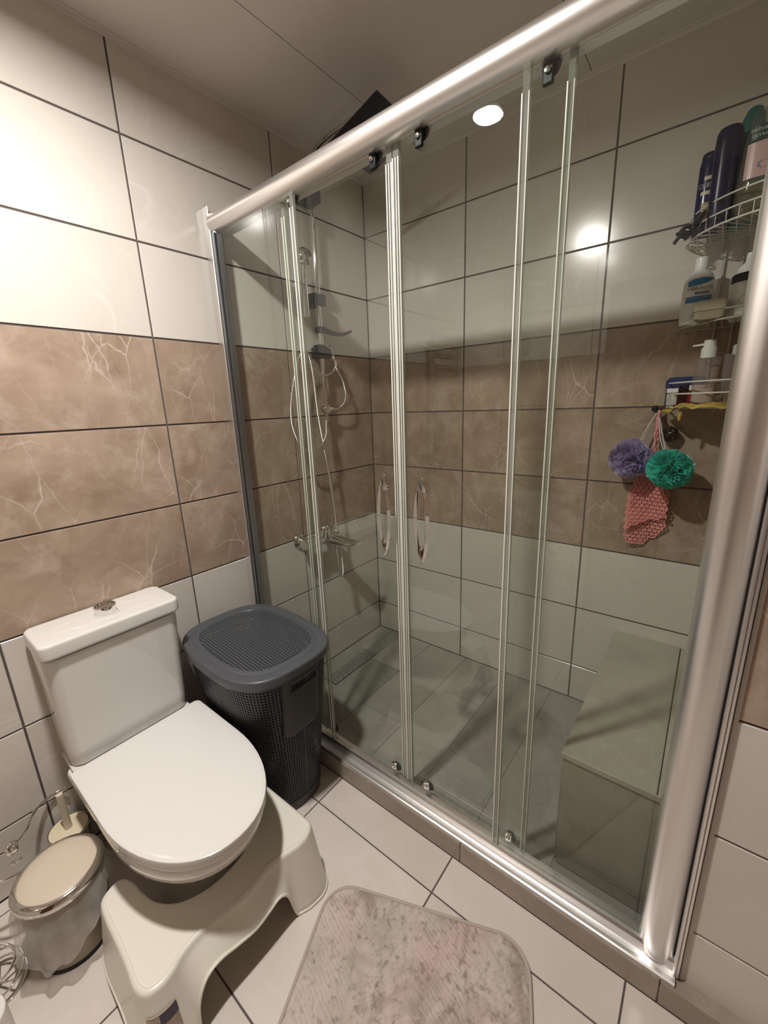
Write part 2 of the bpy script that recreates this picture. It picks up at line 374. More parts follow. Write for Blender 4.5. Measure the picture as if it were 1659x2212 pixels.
def tile(parent, a0, a1, b0, b1, base, d, axis, m, flip=False):
    """one tile: a,b spans in its plane, base = coordinate of its back, d = thickness, towards -axis (walls) or +Z (floor)"""
    w, h = a1-a0-GAP, b1-b0-GAP
    if w < .008 or h < .008: return
    o = bpy.data.objects.new('tile', tile_mesh(w, h, d, axis, m)); C.objects.link(o); o.parent = parent
    ca, cb = (a0+a1)/2, (b0+b1)/2
    o.location = {'Y': (ca, base, cb), 'X': (base, ca, cb), 'Z': (ca, cb, base)}[axis]
    return o
def band(z): return T_BEIGE if .8423-.01 < z < 1.7423+.01 else T_WHITE
rows = []
z = ZJ0-TH
edges = [ZC]+[ZJ0-TH*k for k in range(1, 9)]
def rowlist(zfloor): 
    e = edges+[zfloor]; return [(e[i+1], e[i]) for i in range(len(e)-1)]
# wall at Y=0 (behind the toilet and the shower mixer), faces -Y; tile faces lie in Y=0
wl = MB().box(XL-.1, .1, .003, .12, -.1, ZC+.05).build('wall_left', GROUT); tag(wl, kind='structure')
xs = [0, -.582, -1.1778, -1.7716, -2.366, XL]
for i in range(len(xs)-1):
    for zb, zt in rowlist(0.0):
        if i == 0 and zb < .01: zb = .06
        tile(wl, xs[i+1], xs[i], zb, zt, .006, .006, 'Y', band((zb+zt)/2))
# shower back wall X=0, faces -X
wb = MB().box(.003, .12, -1.8, .1, -.1, ZC+.05).build('wall_back', GROUT); tag(wb, kind='structure')
ys = [0, -.5926, -1.188, -1.69]
for i in range(len(ys)-1):
    for zb, zt in rowlist(.06):
        tile(wb, ys[i+1], ys[i], zb, zt, .006, .006, 'X', band((zb+zt)/2))
# wall to the right of the shower opening, X=-.925, faces -X; its end closes the shower
wr = MB().box(-.919, 0, -1.697, YF-.1, -.1, ZC+.05).build('wall_right', GROUT); tag(wr, kind='structure')
ys = [-1.697, -2.285, YF]
for i in range(len(ys)-1):
    for zb, zt in rowlist(0.0):
        tile(wr, ys[i+1], ys[i], zb, zt, -.919, .006, 'X', band((zb+zt)/2))
# inner side wall of the shower (faces +Y), plain tiles in one mesh
sw = MB()
for xa, xb in ((-.59, -.005), (-.918, -.595)):
    for zb, zt in rowlist(.06):
        sw.cur = 1 if band((zb+zt)/2) is T_BEIGE else 0
        sw.box(xa, xb, -1.697, -1.691, zb+.003, zt-.003)
swo = sw.build('wall_shower_side', [T_WHITE, T_BEIGE]); tag(swo, kind='structure')
# the two walls behind the camera
for nm, bx, axis in (('wall_front', (XL-.1, -.9, YF-.1, YF-.006), 'Y'), ('wall_far_left', (XL-.1, XL-.006, YF, 0), 'X')):
    o = MB().box(*bx, -.1, ZC+.05).build(nm, GROUT); tag(o, kind='structure')
    q = MB()
    a0, a1 = (XL, -.925) if axis == 'Y' else (YF, 0)
    a = a0
    while a < a1-.01:
        b_ = min(a+TW, a1)
        for zb, zt in rowlist(0):
            q.cur = 1 if band((zb+zt)/2) is T_BEIGE else 0
            if axis == 'Y': q.box(a+.003, b_-.003, YF-.006, YF, zb+.003, zt-.003)
            else: q.box(XL-.006, XL, a+.003, b_-.003, zb+.003, zt-.003)
        a = b_
    qo = q.build('tiling', [T_WHITE, T_BEIGE], parent=o); qo['kind'] = 'stuff'
# dark wooden door in the wall behind the camera (it shows mirrored in the chrome and the glass)
WOOD = mat('dark_walnut', (.085,.035,.022), .35, var=.35, vscale=3)
dd = MB().box(XL-.02, XL+.018, -1.95, -1.08, 0.004, 2.06).build('door_1', WOOD, bevel=.003); tag(dd, kind='structure')
for z0_, z1_ in ((.18, .92), (1.08, 1.92)):
    MB().box(XL+.018, XL+.024, -1.82, -1.21, z0_, z1_).build('panel', WOOD, parent=dd, bevel=.005)
MB().tube([(XL+.02, -1.16, 1.02), (XL+.065, -1.16, 1.02), (XL+.068, -1.28, 1.02)], .009, 12).build('door_handle', CHROME, parent=dd, smooth=50)
df_ = MB().box(XL-.01, XL+.026, -2.03, -1.952, 0, 2.13).box(XL-.01, XL+.026, -1.078, -1.0, 0, 2.13).box(XL-.01, XL+.026, -1.952, -1.078, 2.062, 2.13).build('trim_6', WOOD); tag(df_, kind='structure')
# ceiling in long boards running along X
ce = MB().box(XL-.1, .1, YF-.1, .1, ZC+.006, ZC+.1).build('ceiling', CEILGAP); tag(ce, kind='structure')
yb = [0, -.377, -1.087, -1.797, YF]
for i in range(4):
    MB().box(XL, 0, yb[i+1]+.0015, yb[i]-.0015, ZC, ZC+.006).build('ceiling_panel', CEIL, parent=ce)
t1 = MB().prismY([(0, 0), (0, 0)], 0, 0) if False else None
o = MB().box(XL, 0, -.013, 0, ZC-.004, ZC).box(XL, 0, -.003, 0, ZC-.016, ZC-.004).build('trim_1', CEIL); tag(o, kind='structure')
o = MB().box(-.013, 0, -1.69, -.013, ZC-.004, ZC).box(-.003, 0, -1.69, -.003, ZC-.016, ZC-.004).build('trim_2', CEIL); tag(o, kind='structure')
o = MB().box(-.938, -.925, YF, -1.69, ZC-.004, ZC).build('trim_3', CEIL); tag(o, kind='structure')
# room floor (z=0)
fl = MB().box(XL-.1, -.9, YF-.1, .1, -.1, -.003).build('floor', GROUT); tag(fl, kind='structure')
GAPW = GAP; GAP = .0045
fx = [-.962, -1.095, -1.6092, -2.123, -2.637, XL]; fy = [0, -.049, -.563, -1.0775, -1.5925, -2.107, -2.62, YF]
for i in range(len(fx)-1):
    for j in range(len(fy)-1):
        tile(fl, fx[i+1], fx[i], fy[j+1], fy[j], -.006, .006, 'Z', T_FLOOR)
# shower floor (z=.06) of grey stone planks in staggered rows
sf = MB().box(-.96, .1, -1.75, .1, -.1, .057).build('floor_shower', GROUT_G); tag(sf, kind='structure')
GAP = .0025
sy = [0, -.104, -.184, -.39, -.63, -.87, -1.11, -1.36]
for j in range(len(sy)-1):
    cuts = [0, -.265, -.61, -.87] if j in (0, 1) else ([0, -.315, -.87] if j % 2 == 0 else [0, -.63, -.87])
    for i in range(len(cuts)-1):
        if j == 1 and i == 1: continue
        tile(sf, cuts[i+1], cuts[i], sy[j+1], sy[j], .054, .006, 'Z', T_STONE)
GAP = GAPW
# linear drain with a perforated grate
dr = thing('shower_drain', 'perforated steel drain grate set in the grey shower floor', 'drain', (-.4375, -.144, .054))
b = MB(); nx, ny = 34, 8; x0, x1, y0, y1 = -.607, -.268, -.181, -.107
for i in range(nx):
    for j in range(ny):
        xa, xb = x0+(x1-x0)*i/nx, x0+(x1-x0)*(i+1)/nx; ya, yb_ = y0+(y1-y0)*j/ny, y0+(y1-y0)*(j+1)/ny
        hole = (0 < j < ny-1) and ((i+2*j) % 4 == 0)
        if hole:
            mx_, my_ = (xb-xa)*.12, (yb_-ya)*.12; Q = [(xa,ya),(xb,ya),(xb,yb_),(xa,yb_)]; q = [(xa+mx_,ya+my_),(xb-mx_,ya+my_),(xb-mx_,yb_-my_),(xa+mx_,yb_-my_)]
            b.add([(*p, .0605) for p in Q]+[(*p, .0605) for p in q]+[(*p, .0570) for p in q], [(0,1,5,4),(1,2,6,5),(2,3,7,6),(3,0,4,7),(4,5,9,8),(5,6,10,9),(6,7,11,10),(7,4,8,11)])
        else: b.add([(xa,ya,.0605),(xb,ya,.0605),(xb,yb_,.0605),(xa,yb_,.0605)], [(0,1,2,3)])
b.build('grate', mat('brushed_steel', (.34,.33,.30), .5, metal=.5), parent=dr, recalc=False)
MB().box(x0-.002, x1+.002, y0-.002, y1+.002, .054, .0572).build('channel', BLACKP, parent=dr)
# curb: stone-faced step with a ledge carrying on in front of the right wall
cb = MB().box(-.957, -.872, -2.69, -.001, -.003, .070).build('shower_curb', GROUT_G); cb.name = 'trim_4'; tag(cb, kind='structure')
yc = [-.002, -.55, -1.105, -1.66, -2.215, -2.69]
for i in range(len(yc)-1):
    MB().box(-.963, -.957, yc[i+1]+.0015, yc[i]-.0015, 0, .072).build('tile', T_CURB, parent=cb, bevel=.0012, bseg=1)
    MB().box(-.9625, -.872, yc[i+1]+.0015, yc[i]-.0015, .070, .0755).build('tile', T_CURB, parent=cb, bevel=.0012, bseg=1)
# tiled bench at the end of the shower
bn = thing('shower_bench', 'stone-tiled sitting bench built against the end of the shower', 'bench', (-.41, -1.52, .06))
MB().box(-.812, -.002, -1.688, -1.366, .06, .466).build('core', GROUT_G, parent=bn)
MB().box(-.824, -.002, -1.594, -1.358, .466, .482).build('tile', T_BENCH, parent=bn, bevel=.0015, bseg=1)
MB().box(-.824, -.002, -1.688, -1.5965, .466, .482).build('tile', T_BENCH, parent=bn, bevel=.0015, bseg=1)
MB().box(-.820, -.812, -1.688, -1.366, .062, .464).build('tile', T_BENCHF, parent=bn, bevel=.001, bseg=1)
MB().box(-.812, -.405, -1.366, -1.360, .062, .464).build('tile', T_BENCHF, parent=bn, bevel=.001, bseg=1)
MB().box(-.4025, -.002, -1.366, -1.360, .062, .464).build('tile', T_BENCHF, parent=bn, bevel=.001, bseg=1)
MB().box(-.8255, -.8195, -1.688, -1.358, .4655, .4825).build('edge_trim', mat('pale_trim', (.40,.37,.31), .4), parent=bn, bevel=.001, bseg=1)

# ---------------------------------------------------------------- ceiling lamp (out of frame, mirrored in the glass and the rail)
cl = thing('ceiling_lamp', 'round recessed ceiling lamp above the toilet', 'ceiling lamp', (LAMP[0], LAMP[1], ZC))
MB().lathe([(.052, 0), (.070, 0), (.070, -.005), (.052, -.007), (.052, 0)], LAMP[:2]+(ZC,), 40, cap0=False, cap1=False).build('frame', WHITEP, parent=cl, smooth=40)
MB().lathe([(.0001, -.002), (.052, -.002)], LAMP[:2]+(ZC,), 40, cap0=False, cap1=False).build('diffuser', LAMPM, parent=cl)

# ---------------------------------------------------------------- shower enclosure
en = thing('shower_enclosure', 'framed glass shower screen with two sliding doors and satin aluminium rails', 'shower screen', (-.9, -.85, .0755))
# bottom rail
b = MB().prismY([(-.957,.0755),(-.957,.083),(-.953,.0855),(-.944,.0855),(-.941,.082),(-.928,.084),(-.925,.090),(-.924,.106),(-.919,.113),(-.909,.1135),(-.903,.107),(-.902,.092),(-.872,.092),(-.872,.0755)], -1.688, -.004)
b.build('bottom_rail', ALU, parent=en, smooth=30)
# top rail: rounded tube with a flat inner flange, rising a touch to the right
b = MB(); prof = []
for k in range(25):
    a = math.radians(60+250*k/24); prof.append((-.903+.036*math.cos(a)*1.0, .033*math.sin(a)))
prof += [(-.866, -.034), (-.866, .030)]
def rail_ring(y, dz): return [(x, y, 2.157+dz+z_) for x, z_ in prof]
b.loft([rail_ring(-.038, -.004), rail_ring(-1.615, .012)])
b.build('top_rail', ALU, parent=en, smooth=30)
# left wall profile
def prismZ(pts, z0, z1): return MB().prism(pts, z0, z1)
MB().prism([(-.9295,-.001),(-.9295,-.036),(-.927,-.0375),(-.9245,-.036),(-.9245,-.004),(-.886,-.004),(-.886,-.036),(-.883,-.0375),(-.8805,-.036),(-.8805,-.001)], .113, 2.207).build('wall_profile', ALU, parent=en, smooth=30)
MB().prism([(-.9235,-.006),(-.9235,-.052),(-.918,-.058),(-.890,-.058),(-.887,-.052),(-.887,-.006)], .113, 2.128).build('inner_profile', ALU_D, parent=en, smooth=30)
MB().prism([(-.926,-.056),(-.926,-.0615),(-.9245,-.0615),(-.9245,-.056)], .113, 2.118).box(-.9245, -.921, -.061, -.0585, .113, 2.12).build('gasket', RUBBER, parent=en)
# right wall profile: broad rounded post
pp = []
for k in range(17):
    a = math.radians(-8+196*k/16)
    pp.append((-.897-.036*math.sin(a), -1.642+.039*math.cos(a)))
pp += [(-.880, -1.681), (-.880, -1.603)]
MB().prism(pp, .0865, 2.42).build('end_post', ALU, parent=en, smooth=30)
MB().prism([(-.934,-1.6815),(-.9385,-1.6835),(-.9385,-1.6865),(-.934,-1.688),(-.9385,-1.6895),(-.9385,-1.693),(-.934,-1.6945),(-.88,-1.6945),(-.88,-1.6815)], .0865, 2.42).build('wall_profile', ALU, parent=en, smooth=20)
tr = MB().box(-.9285, -.918, -1.7045, -1.6965, .0755, ZC-.005).build('trim_5', mat('cream_edge_trim', (.60,.56,.51), .35)); tag(tr, kind='structure')
# glass panes
def pane(name, y0, y1, x, z0, z1, parent): return MB().box(x-.003, x+.003, y0, y1, z0, z1).build(name, GLASS, parent=parent)
pane('fixed_pane', -.055, -.478, -.911, .10, 2.155, en)
pane('fixed_pane', -1.206, -1.612, -.911, .10, 2.155, en)
def seal(y, x, parent, z0=.118, z1=2.085, w=.012, kind=0):
    # clear strip clipped on the glass edge with bright ribs
    MB().box(x-.006, x+.006, y-w/2, y+w/2, z0-.012, z1+.055).build('edge_seal', SEALP, parent=parent, bevel=.002)
    r = MB()
    for dy, rr in ((-w*.44, .0016), (w*.44, .0020)) if kind == 0 else ((-w*.45, .0019), (w*.0, .0016), (w*.42, .0024)):
        r.tube([(x-.0075, y+dy, z0), (x-.0075, y+dy, z1)], rr, 6)
    r.build('seal_rib', SEALW, parent=parent, smooth=60)
def door(y0, y1, hy, edge_y, name_side):
    d = empty('sliding_door', (-.884, (y0+y1)/2, .1)); d.parent = en; d.location = Vector((-.884, (y0+y1)/2, .1))-en.location
    MB().box(-.887, -.881, y0, y1, .108, 2.15).build('pane', GLASS, parent=d)
    return d
dl = door(-.402, -.843, -.80, 0, 'l'); drt = door(-.852, -1.287, -.94, 0, 'r')
seal(-.4785, -.911, en, w=.016); seal(-1.2055, -.911, en, w=.016)
seal(-.404, -.884, dl, w=.014); seal(-1.285, -.884, drt, w=.014)
seal(-.836, -.884, dl, w=.019, kind=1, z1=2.092); seal(-.858, -.884, drt, w=.019, kind=1, z1=2.098)
def roller(d, y, z, low):
    r = MB().box(-.8975, -.8875, y-.011, y+.011, z-.018, z+.018)
    r.build('glass_clip' if low else 'roller_bracket', CHROME if low else BLACKP, parent=d, bevel=.003)
    MB().lathe([(.0001,0),(.006,0),(.0065,-.003),(.005,-.006),(.0001,-.0065)], (-.8975, y, z+.004), 14, 'X').build('screw', CHROME_M, parent=d, smooth=50)
    MB().lathe([(.0001,0),(.017,0),(.019,.004),(.017,.008),(.0001,.008)], (-.880, y, z+(-.012 if low else .02)), 20, 'X').build('wheel', GREYP, parent=d, smooth=50)
for d, ylist in ((dl, (-.450, -.786)), (drt, (-.932, -1.240))):
    for y in ylist: roller(d, y, .137, True); roller(d, y, 2.112, False)
def handle(d, y):
    # pointed bow handle: two curved arms meeting in tips, outside the door
    b = MB()
    zc, h = 1.144, .132
    for s in (-1, 1):
        rings = []
        for k in range(21):
            t = -1+2*k/20
            off = s*.026*(1-t*t)**.75+s*.001
            w = .0082*(1-.5*abs(t)**3)
            zz = zc+h*t; x = -.916 if s < 0 else -.900
            x += -.004*(1-t*t)
            rings.append([(x-w*1.0, y+off, zz), (x, y+off+w*.9, zz), (x+w*1.0, y+off, zz), (x, y+off-w*.9, zz)])
        b.loft(rings)
    b.build('handle', CHROME, parent=d, smooth=35)
    for zz in (zc-.088, zc+.088):
        b = MB(); s = 1 if zz > zc else -1
        b.loft([[(-.914, y-.013, zz-s*.004), (-.900, y+.013, zz-s*.004), (-.896, y+.011, zz-s*.004), (-.910, y-.015, zz-s*.004)],
                [(-.914, y-.005, zz+s*.038), (-.900, y+.005, zz+s*.038), (-.896, y+.004, zz+s*.038), (-.910, y-.006, zz+s*.038)]])
        b.tube([(-.905, y, zz), (-.887, y, zz)], .007, 12)
        b.build('handle_mount', CHROME, parent=d, smooth=35)
handle(dl, -.793); handle(drt, -.935)

# ---------------------------------------------------------------- toilet
TX = -1.520
to = thing('toilet', 'white close-coupled toilet with closed lid and chrome flush button', 'toilet', (TX, -.38, 0))
def dshape(hw, yb, yf, ell, n=30, rc=.02, cx=TX):
    """plan of seat and bowl: straight back corners, straight sides, elliptic front tip at yf"""
    yc = yf+ell; out = []
    for k in range(5):
        a = math.radians(90*k/4); out.append((cx-hw+rc-rc*math.sin(a), yb-rc+rc*math.cos(a)))
    for k in range(n+1):
        a = PI*k/n; c = math.cos(a); s_ = math.sin(a)
        out.append((cx-hw*math.copysign(abs(c)**.92, c), yc-ell*s_))
    for k in range(5):
        a = math.radians(90-90*k/4); out.append((cx+hw-rc+rc*math.sin(a), yb-rc+rc*math.cos(a)))
    return out
def slab(b, hw, yb, yf, ell, z0, z1, r, dome=0, rc=.02):
    st = []
    for ins, zz in ((r*.6, z0), (r*.15, z0+r*.35), (0, z0+r), (0, z1-r), (r*.25, z1-r*.35), (r, z1-.0005), (r*3, z1+dome*.5), (.08, z1+dome)):
        st.append([(x, y, zz) for x, y in dshape(hw-ins, yb-ins, yf+ins, max(.02, ell-ins), rc=max(.004, rc-ins*.3))])
    b.loft(st)
b = MB(); secs = [(.0, .105, -.06, -.60, .20), (.02, .105, -.06, -.60, .20), (.12, .108, -.06, -.60, .20), (.20, .122, -.06, -.615, .21), (.27, .145, -.06, -.655, .24), (.305, .165, -.06, -.690, .26), (.322, .184, -.08, -.722, .285), (.340, .194, -.08, -.742, .298), (.370, .199, -.10, -.754, .305), (.389, .199, -.10, -.754, .305), (.393, .196, -.10, -.751, .305)]
b.loft([[(x, y, z_) for x, y in dshape(hw, yb_, yf, el)] for z_, hw, yb_, yf, el in secs])
b.build('bowl', PORC, parent=to, smooth=50)
MB().loft([[(x, y, z_) for x, y in rrect(TX-.188+i_, TX+.188-i_, -.20, -.012, .03)] for z_, i_ in ((.20, .05), (.30, .02), (.37, .004), (.408, 0), (.412, .006))]).build('rear_deck', PORC, parent=to, smooth=50)
b = MB(); slab(b, .200, -.195, -.762, .31, .395, .411, .006); b.build('seat', LIDP, parent=to, smooth=40)
b = MB(); slab(b, .205, -.185, -.774, .32, .413, .440, .006, dome=.003); b.build('lid', LIDP, parent=to, smooth=40)
for s in (-1, 1): MB().tube([(TX+s*.075-.02, -.19, .418), (TX+s*.075+.02, -.19, .418)], .009, 12).build('hinge', CHROME, parent=to, smooth=50)
# tank with tapering walls
tk = []
for z_, xw, yf, r in ((.412, .176, -.148, .03), (.418, .183, -.154, .034), (.47, .187, -.158, .036), (.70, .192, -.172, .036), (.795, .195, -.180, .036), (.803, .193, -.178, .034), (.8045, .186, -.171, .03)):
    tk.append([(x, y, z_) for x, y in rrect(TX-xw, TX+xw, yf, -.015, r)])
MB().loft(tk).build('tank', PORC, parent=to, smooth=50)
tl = []
for z_, i_ in ((.8125, .008), (.8155, .002), (.822, 0), (.852, .0005), (.858, .003), (.8605, .008)):
    tl.append([(x, y, z_) for x, y in rrect(TX-.2+i_, TX+.2-i_, -.193+i_, -.008-i_*.4, .026-i_*.5)])
MB().loft(tl).build('tank_lid', PORC, parent=to, smooth=50)
# shallow moulded oval on the tank lid and the flush button
b = MB().tube([(TX+.150*math.cos(2*PI*k/48), -.105+.040*math.sin(2*PI*k/48)*(1 if True else 1), .8592) for k in range(48)], .0019, 8, closed=True); b.build('lid_moulding', PORC, parent=to, smooth=60)
MB().lathe([(.037,0),(.036,.004),(.031,.005),(.0001,.005)], (TX+.0, -.108, .860), 40).build('button_seat', PORC, parent=to, smooth=50)
MB().lathe([(.030,0),(.031,.014),(.0315,.026),(.030,.028),(.0275,.028),(.0265,.022),(.010,.019),(.0001,.0185)], (TX, -.108, .864), 40, cap0=False, cap1=False).build('flush_button', CHROME, parent=to, smooth=40)
tg = MB().box(TX+.155, TX+.172, -.016, -.008, .8602, .8606).build('maker_mark', LBL_SILV, parent=to)

# ---------------------------------------------------------------- footstool around the toilet foot
st = thing('toilet_footstool', 'cream plastic footstool curved around the foot of the toilet', 'footstool', (-1.52, -.6, 0))
cps = [((-1.784,-.700),(-1.806,-.735),0),((-1.772,-.735),(-1.792,-.785),0),((-1.742,-.747),(-1.750,-.802),0),((-1.712,-.742),(-1.705,-.796),0.0),((-1.690,-.733),(-1.688,-.785),.085),((-1.660,-.727),(-1.660,-.779),.128),((-1.62,-.727),(-1.62,-.776),.134),((-1.57,-.737),(-1.57,-.778),.120),
  ((-1.517,-.746),(-1.517,-.780),.108),((-1.47,-.742),(-1.47,-.780),.116),((-1.435,-.739),(-1.437,-.780),.122),((-1.405,-.742),(-1.41,-.782),.095),((-1.375,-.750),(-1.388,-.788),.0),((-1.340,-.760),(-1.350,-.804),0),((-1.300,-.757),(-1.302,-.808),0),((-1.270,-.735),(-1.268,-.785),0),((-1.267,-.700),(-1.256,-.735),0),
  ((-1.267,-.655),(-1.254,-.665),.018),((-1.268,-.600),(-1.254,-.600),.028),((-1.269,-.545),(-1.256,-.535),.018),((-1.271,-.495),(-1.259,-.470),0),((-1.280,-.445),(-1.268,-.405),0),((-1.300,-.415),(-1.298,-.375),0),((-1.330,-.420),(-1.335,-.380),0),((-1.349,-.452),(-1.352,-.430),0),((-1.356,-.505),(-1.358,-.500),.0),
  ((-1.372,-.565),(-1.372,-.560),.05),((-1.410,-.612),(-1.410,-.607),.08),((-1.460,-.638),(-1.460,-.634),.09),((-1.520,-.646),(-1.520,-.642),.09),((-1.580,-.638),(-1.580,-.634),.09),((-1.634,-.610),(-1.634,-.606),.08),((-1.670,-.562),(-1.670,-.558),.05),((-1.684,-.505),(-1.682,-.500),0),
  ((-1.690,-.452),(-1.688,-.430),0),((-1.706,-.418),(-1.704,-.402),0),((-1.735,-.416),(-1.742,-.400),0),((-1.765,-.437),(-1.783,-.412),0),((-1.773,-.490),(-1.796,-.470),0),((-1.775,-.545),(-1.800,-.540),.018),((-1.777,-.600),(-1.802,-.600),.028),((-1.780,-.650),(-1.805,-.660),.018)]
top_c = cr([(a[0], a[1], 0) for a, b_, c_ in cps], 5, True); bot_c = cr([(b_[0], b_[1], 0) for a, b_, c_ in cps], 5, True); zb_c = cr([(c_, 0, 0) for a, b_, c_ in cps], 5, True)
zbv = [max(0, p.x) for p in zb_c]
cen = Vector((-1.52, -.575, 0))
rings = []
ZT = .2
# rolled top edge then the skirt down to the floor
n_ = len(top_c)
def nrm(i, Cc):
    t = (Cc[(i+1) % n_]-Cc[i-1]).normalized(); return Vector((t.y, -t.x, 0))
sgn_ = -1 if nrm(0, top_c).dot(Vector((-1, 0, 0))) < 0 else 1
def topz(x, y): return 0
for ins, dz in ((.0125, 0), (.009, .0), (.004, -.0018), (.001, -.0055), (0, -.011)):
    rings.append([top_c[i]-nrm(i, top_c)*sgn_*ins+Vector((0, 0, ZT+dz)) for i in range(n_)])
for t in (.15, .35, .55, .75, .9, 1.0):
    ring = []
    for i in range(n_):
        tt = t*(ZT-.011-zbv[i])/(ZT-.011)
        p = top_c[i].lerp(bot_c[i], t); p = Vector((p.x, p.y, (ZT-.011)*(1-t)+zbv[i]*t)); ring.append(p)
    rings.append(ring)
b = MB().loft(rings, False, False); sko = b.build('skirt', STOOLP, parent=st, smooth=60); solid(sko, .003, 0)
# top plate (filled outline)
me = bpy.data.meshes.new('top_plate'); bm = bmesh.new()
vs = [bm.verts.new(p-st.location) for p in rings[0]]
es = [bm.edges.new((vs[i], vs[(i+1) % n_])) for i in range(n_)]
bmesh.ops.triangle_fill(bm, use_beauty=True, use_dissolve=False, edges=es)
bmesh.ops.recalc_face_normals(bm, faces=bm.faces)
for f in bm.faces:
    if f.normal.z < 0: f.normal_flip()
bm.to_mesh(me); bm.free(); me.materials.append(STOOLP)
tpo = bpy.data.objects.new('top_plate', me); C.objects.link(tpo); tpo.parent = st; solid(tpo, .003)
# rolled rim along the front and side arches
MB().tube([Vector((bot_c[i].x, bot_c[i].y, zbv[i]+.004)) for i in range(n_)], .0042, 8, closed=True).build('rim', STOOLP, parent=st, smooth=60)
# paper sticker on the left front leg, with printing
def skirt_pt(u, t):
    i = int(u) % n_; f_ = u-int(u); a = top_c[i].lerp(top_c[(i+1) % n_], f_); c_ = bot_c[i].lerp(bot_c[(i+1) % n_], f_); zz = zbv[i]*(1-f_)+zbv[(i+1) % n_]*f_
    p = a.lerp(c_, t); nn = nrm(i, bot_c)*sgn_
    return Vector((p.x, p.y, (ZT-.011)*(1-t)))+nn*.0035
def sticker(u0, u1, t0, t1, m, name, eps=0, wavy=0):
    v = []; f = []; nx_, nz_ = 12, 6
    for j in range(nz_+1):
        for i in range(nx_+1):
            t = t0+(t1-t0)*j/nz_; u = u0+(u1-u0)*i/nx_
            p = skirt_pt(u, t+wavy*math.sin(PI*i/nx_)*(1-j/nz_)); p = p+Vector((0, -eps, 0)); v.append(p)
    for j in range(nz_):
        for i in range(nx_):
            a = j*(nx_+1)+i; f.append((a, a+1, a+nx_+2, a+nx_+1))
    return MB().add(v, f).build(name, m, parent=st, recalc=False)
sticker(4.0, 12.6, .22, .95, mat('faded_sticker', (.36,.27,.21), .5, var=.2, vscale=60), 'sticker')
sticker(7.6, 12.7, .225, .36, mat('sticker_purple', (.07,.05,.07), .5), 'sticker_band', .0006)
sticker(4.0, 12.7, .205, .225, mat('sticker_edge', (.75,.66,.52), .5), 'sticker_edge', .0008)
sticker(4.6, 7.0, .30, .42, mat('sticker_emblem', (.09,.08,.045), .5), 'sticker_emblem', .0007)

# ---------------------------------------------------------------- laundry basket
lb = thing('laundry_basket', 'dark grey perforated plastic laundry basket with slate lid by the glass', 'laundry basket', (-1.13, -.32, 0))
BX, BY = -1.130, -.320
def body_pt(s, zz, off=0):
    t = zz/.62; a = .118+(.196-.118)*t; b_ = .205+(.262-.205)*t; BXs = BX+.017*(1-t)
    c_, sn = math.cos(s), math.sin(s); e = 2/3.2
    x = a*math.copysign(abs(c_)**e, c_); y = b_*math.copysign(abs(sn)**e, sn)
    nx_ = math.copysign(abs(c_)**(2-e), c_)/a; ny_ = math.copysign(abs(sn)**(2-e), sn)/b_; l = math.hypot(nx_, ny_)
    return Vector((BXs+x+nx_/l*off, BY+y+ny_/l*off, zz))
# arc-length samples
S = [2*PI*k/2000 for k in range(2001)]; P_ = [body_pt(s, .35) for s in S]; cum = [0]
for i in range(2000): cum.append(cum[-1]+(P_[i+1]-P_[i]).length)
NC = 132; NR = 47
svals = []; j = 0
for k in range(NC+1):
    tgt = cum[-1]*k/NC
    while j < 1999 and cum[j+1] < tgt: j += 1
    svals.append(S[j]+(S[j+1]-S[j])*(tgt-cum[j])/max(1e-9, cum[j+1]-cum[j]))
Z0, Z1 = .045, .60
def in_plate(s, zz):
    p = body_pt(s, zz); return p.y < BY-.15 and -1.212 < p.x < -1.052 and zz > .372+max(0, .02-(p.x+1.212))*2 and zz > .372
def in_slot(s, zz):
    p = body_pt(s, zz); return p.y < BY-.15 and -1.180 < p.x < -1.068 and .553 < zz < .590
v = []; f = []
for r in range(NR):
    za, zb2 = Z0+(Z1-Z0)*r/NR, Z0+(Z1-Z0)*(r+1)/NR; zm = (za+zb2)/2
    for c_ in range(NC):
        sa, sb = svals[c_], svals[c_+1]; sm = (sa+sb)/2
        if in_slot(sm, zm): continue
        Q = [body_pt(sa, za), body_pt(sb, za), body_pt(sb, zb2), body_pt(sa, zb2)]
        o_ = len(v)
        if in_plate(sm, zm) : v += Q; f.append((o_, o_+1, o_+2, o_+3)); continue
        k_ = .20; hs = sb-sa; hz = zb2-za
        q = [body_pt(sa+hs*k_, za+hz*k_), body_pt(sb-hs*k_, za+hz*k_), body_pt(sb-hs*k_, zb2-hz*k_), body_pt(sa+hs*k_, zb2-hz*k_)]
        v += Q+q; f += [(o_, o_+1, o_+5, o_+4), (o_+1, o_+2, o_+6, o_+5), (o_+2, o_+3, o_+7, o_+6), (o_+3, o_, o_+4, o_+7)]
bo = MB().add(v, f).build('body_mesh', BINP, parent=lb, recalc=False); solid(bo, .003)
def ringz(zz, off=0, n=96): return [body_pt(2*PI*k/n, zz, off) for k in range(n)]
MB().loft([ringz(0, -.004), ringz(.003, .001), ringz(.045, .002), ringz(.047, 0)], True, False).build('base_band', BINP, parent=lb, smooth=50)
MB().loft([ringz(.598, 0), ringz(.600, .003), ringz(.622, .003), ringz(.622, -.002)], False, False).build('top_band', BINP, parent=lb, smooth=50)
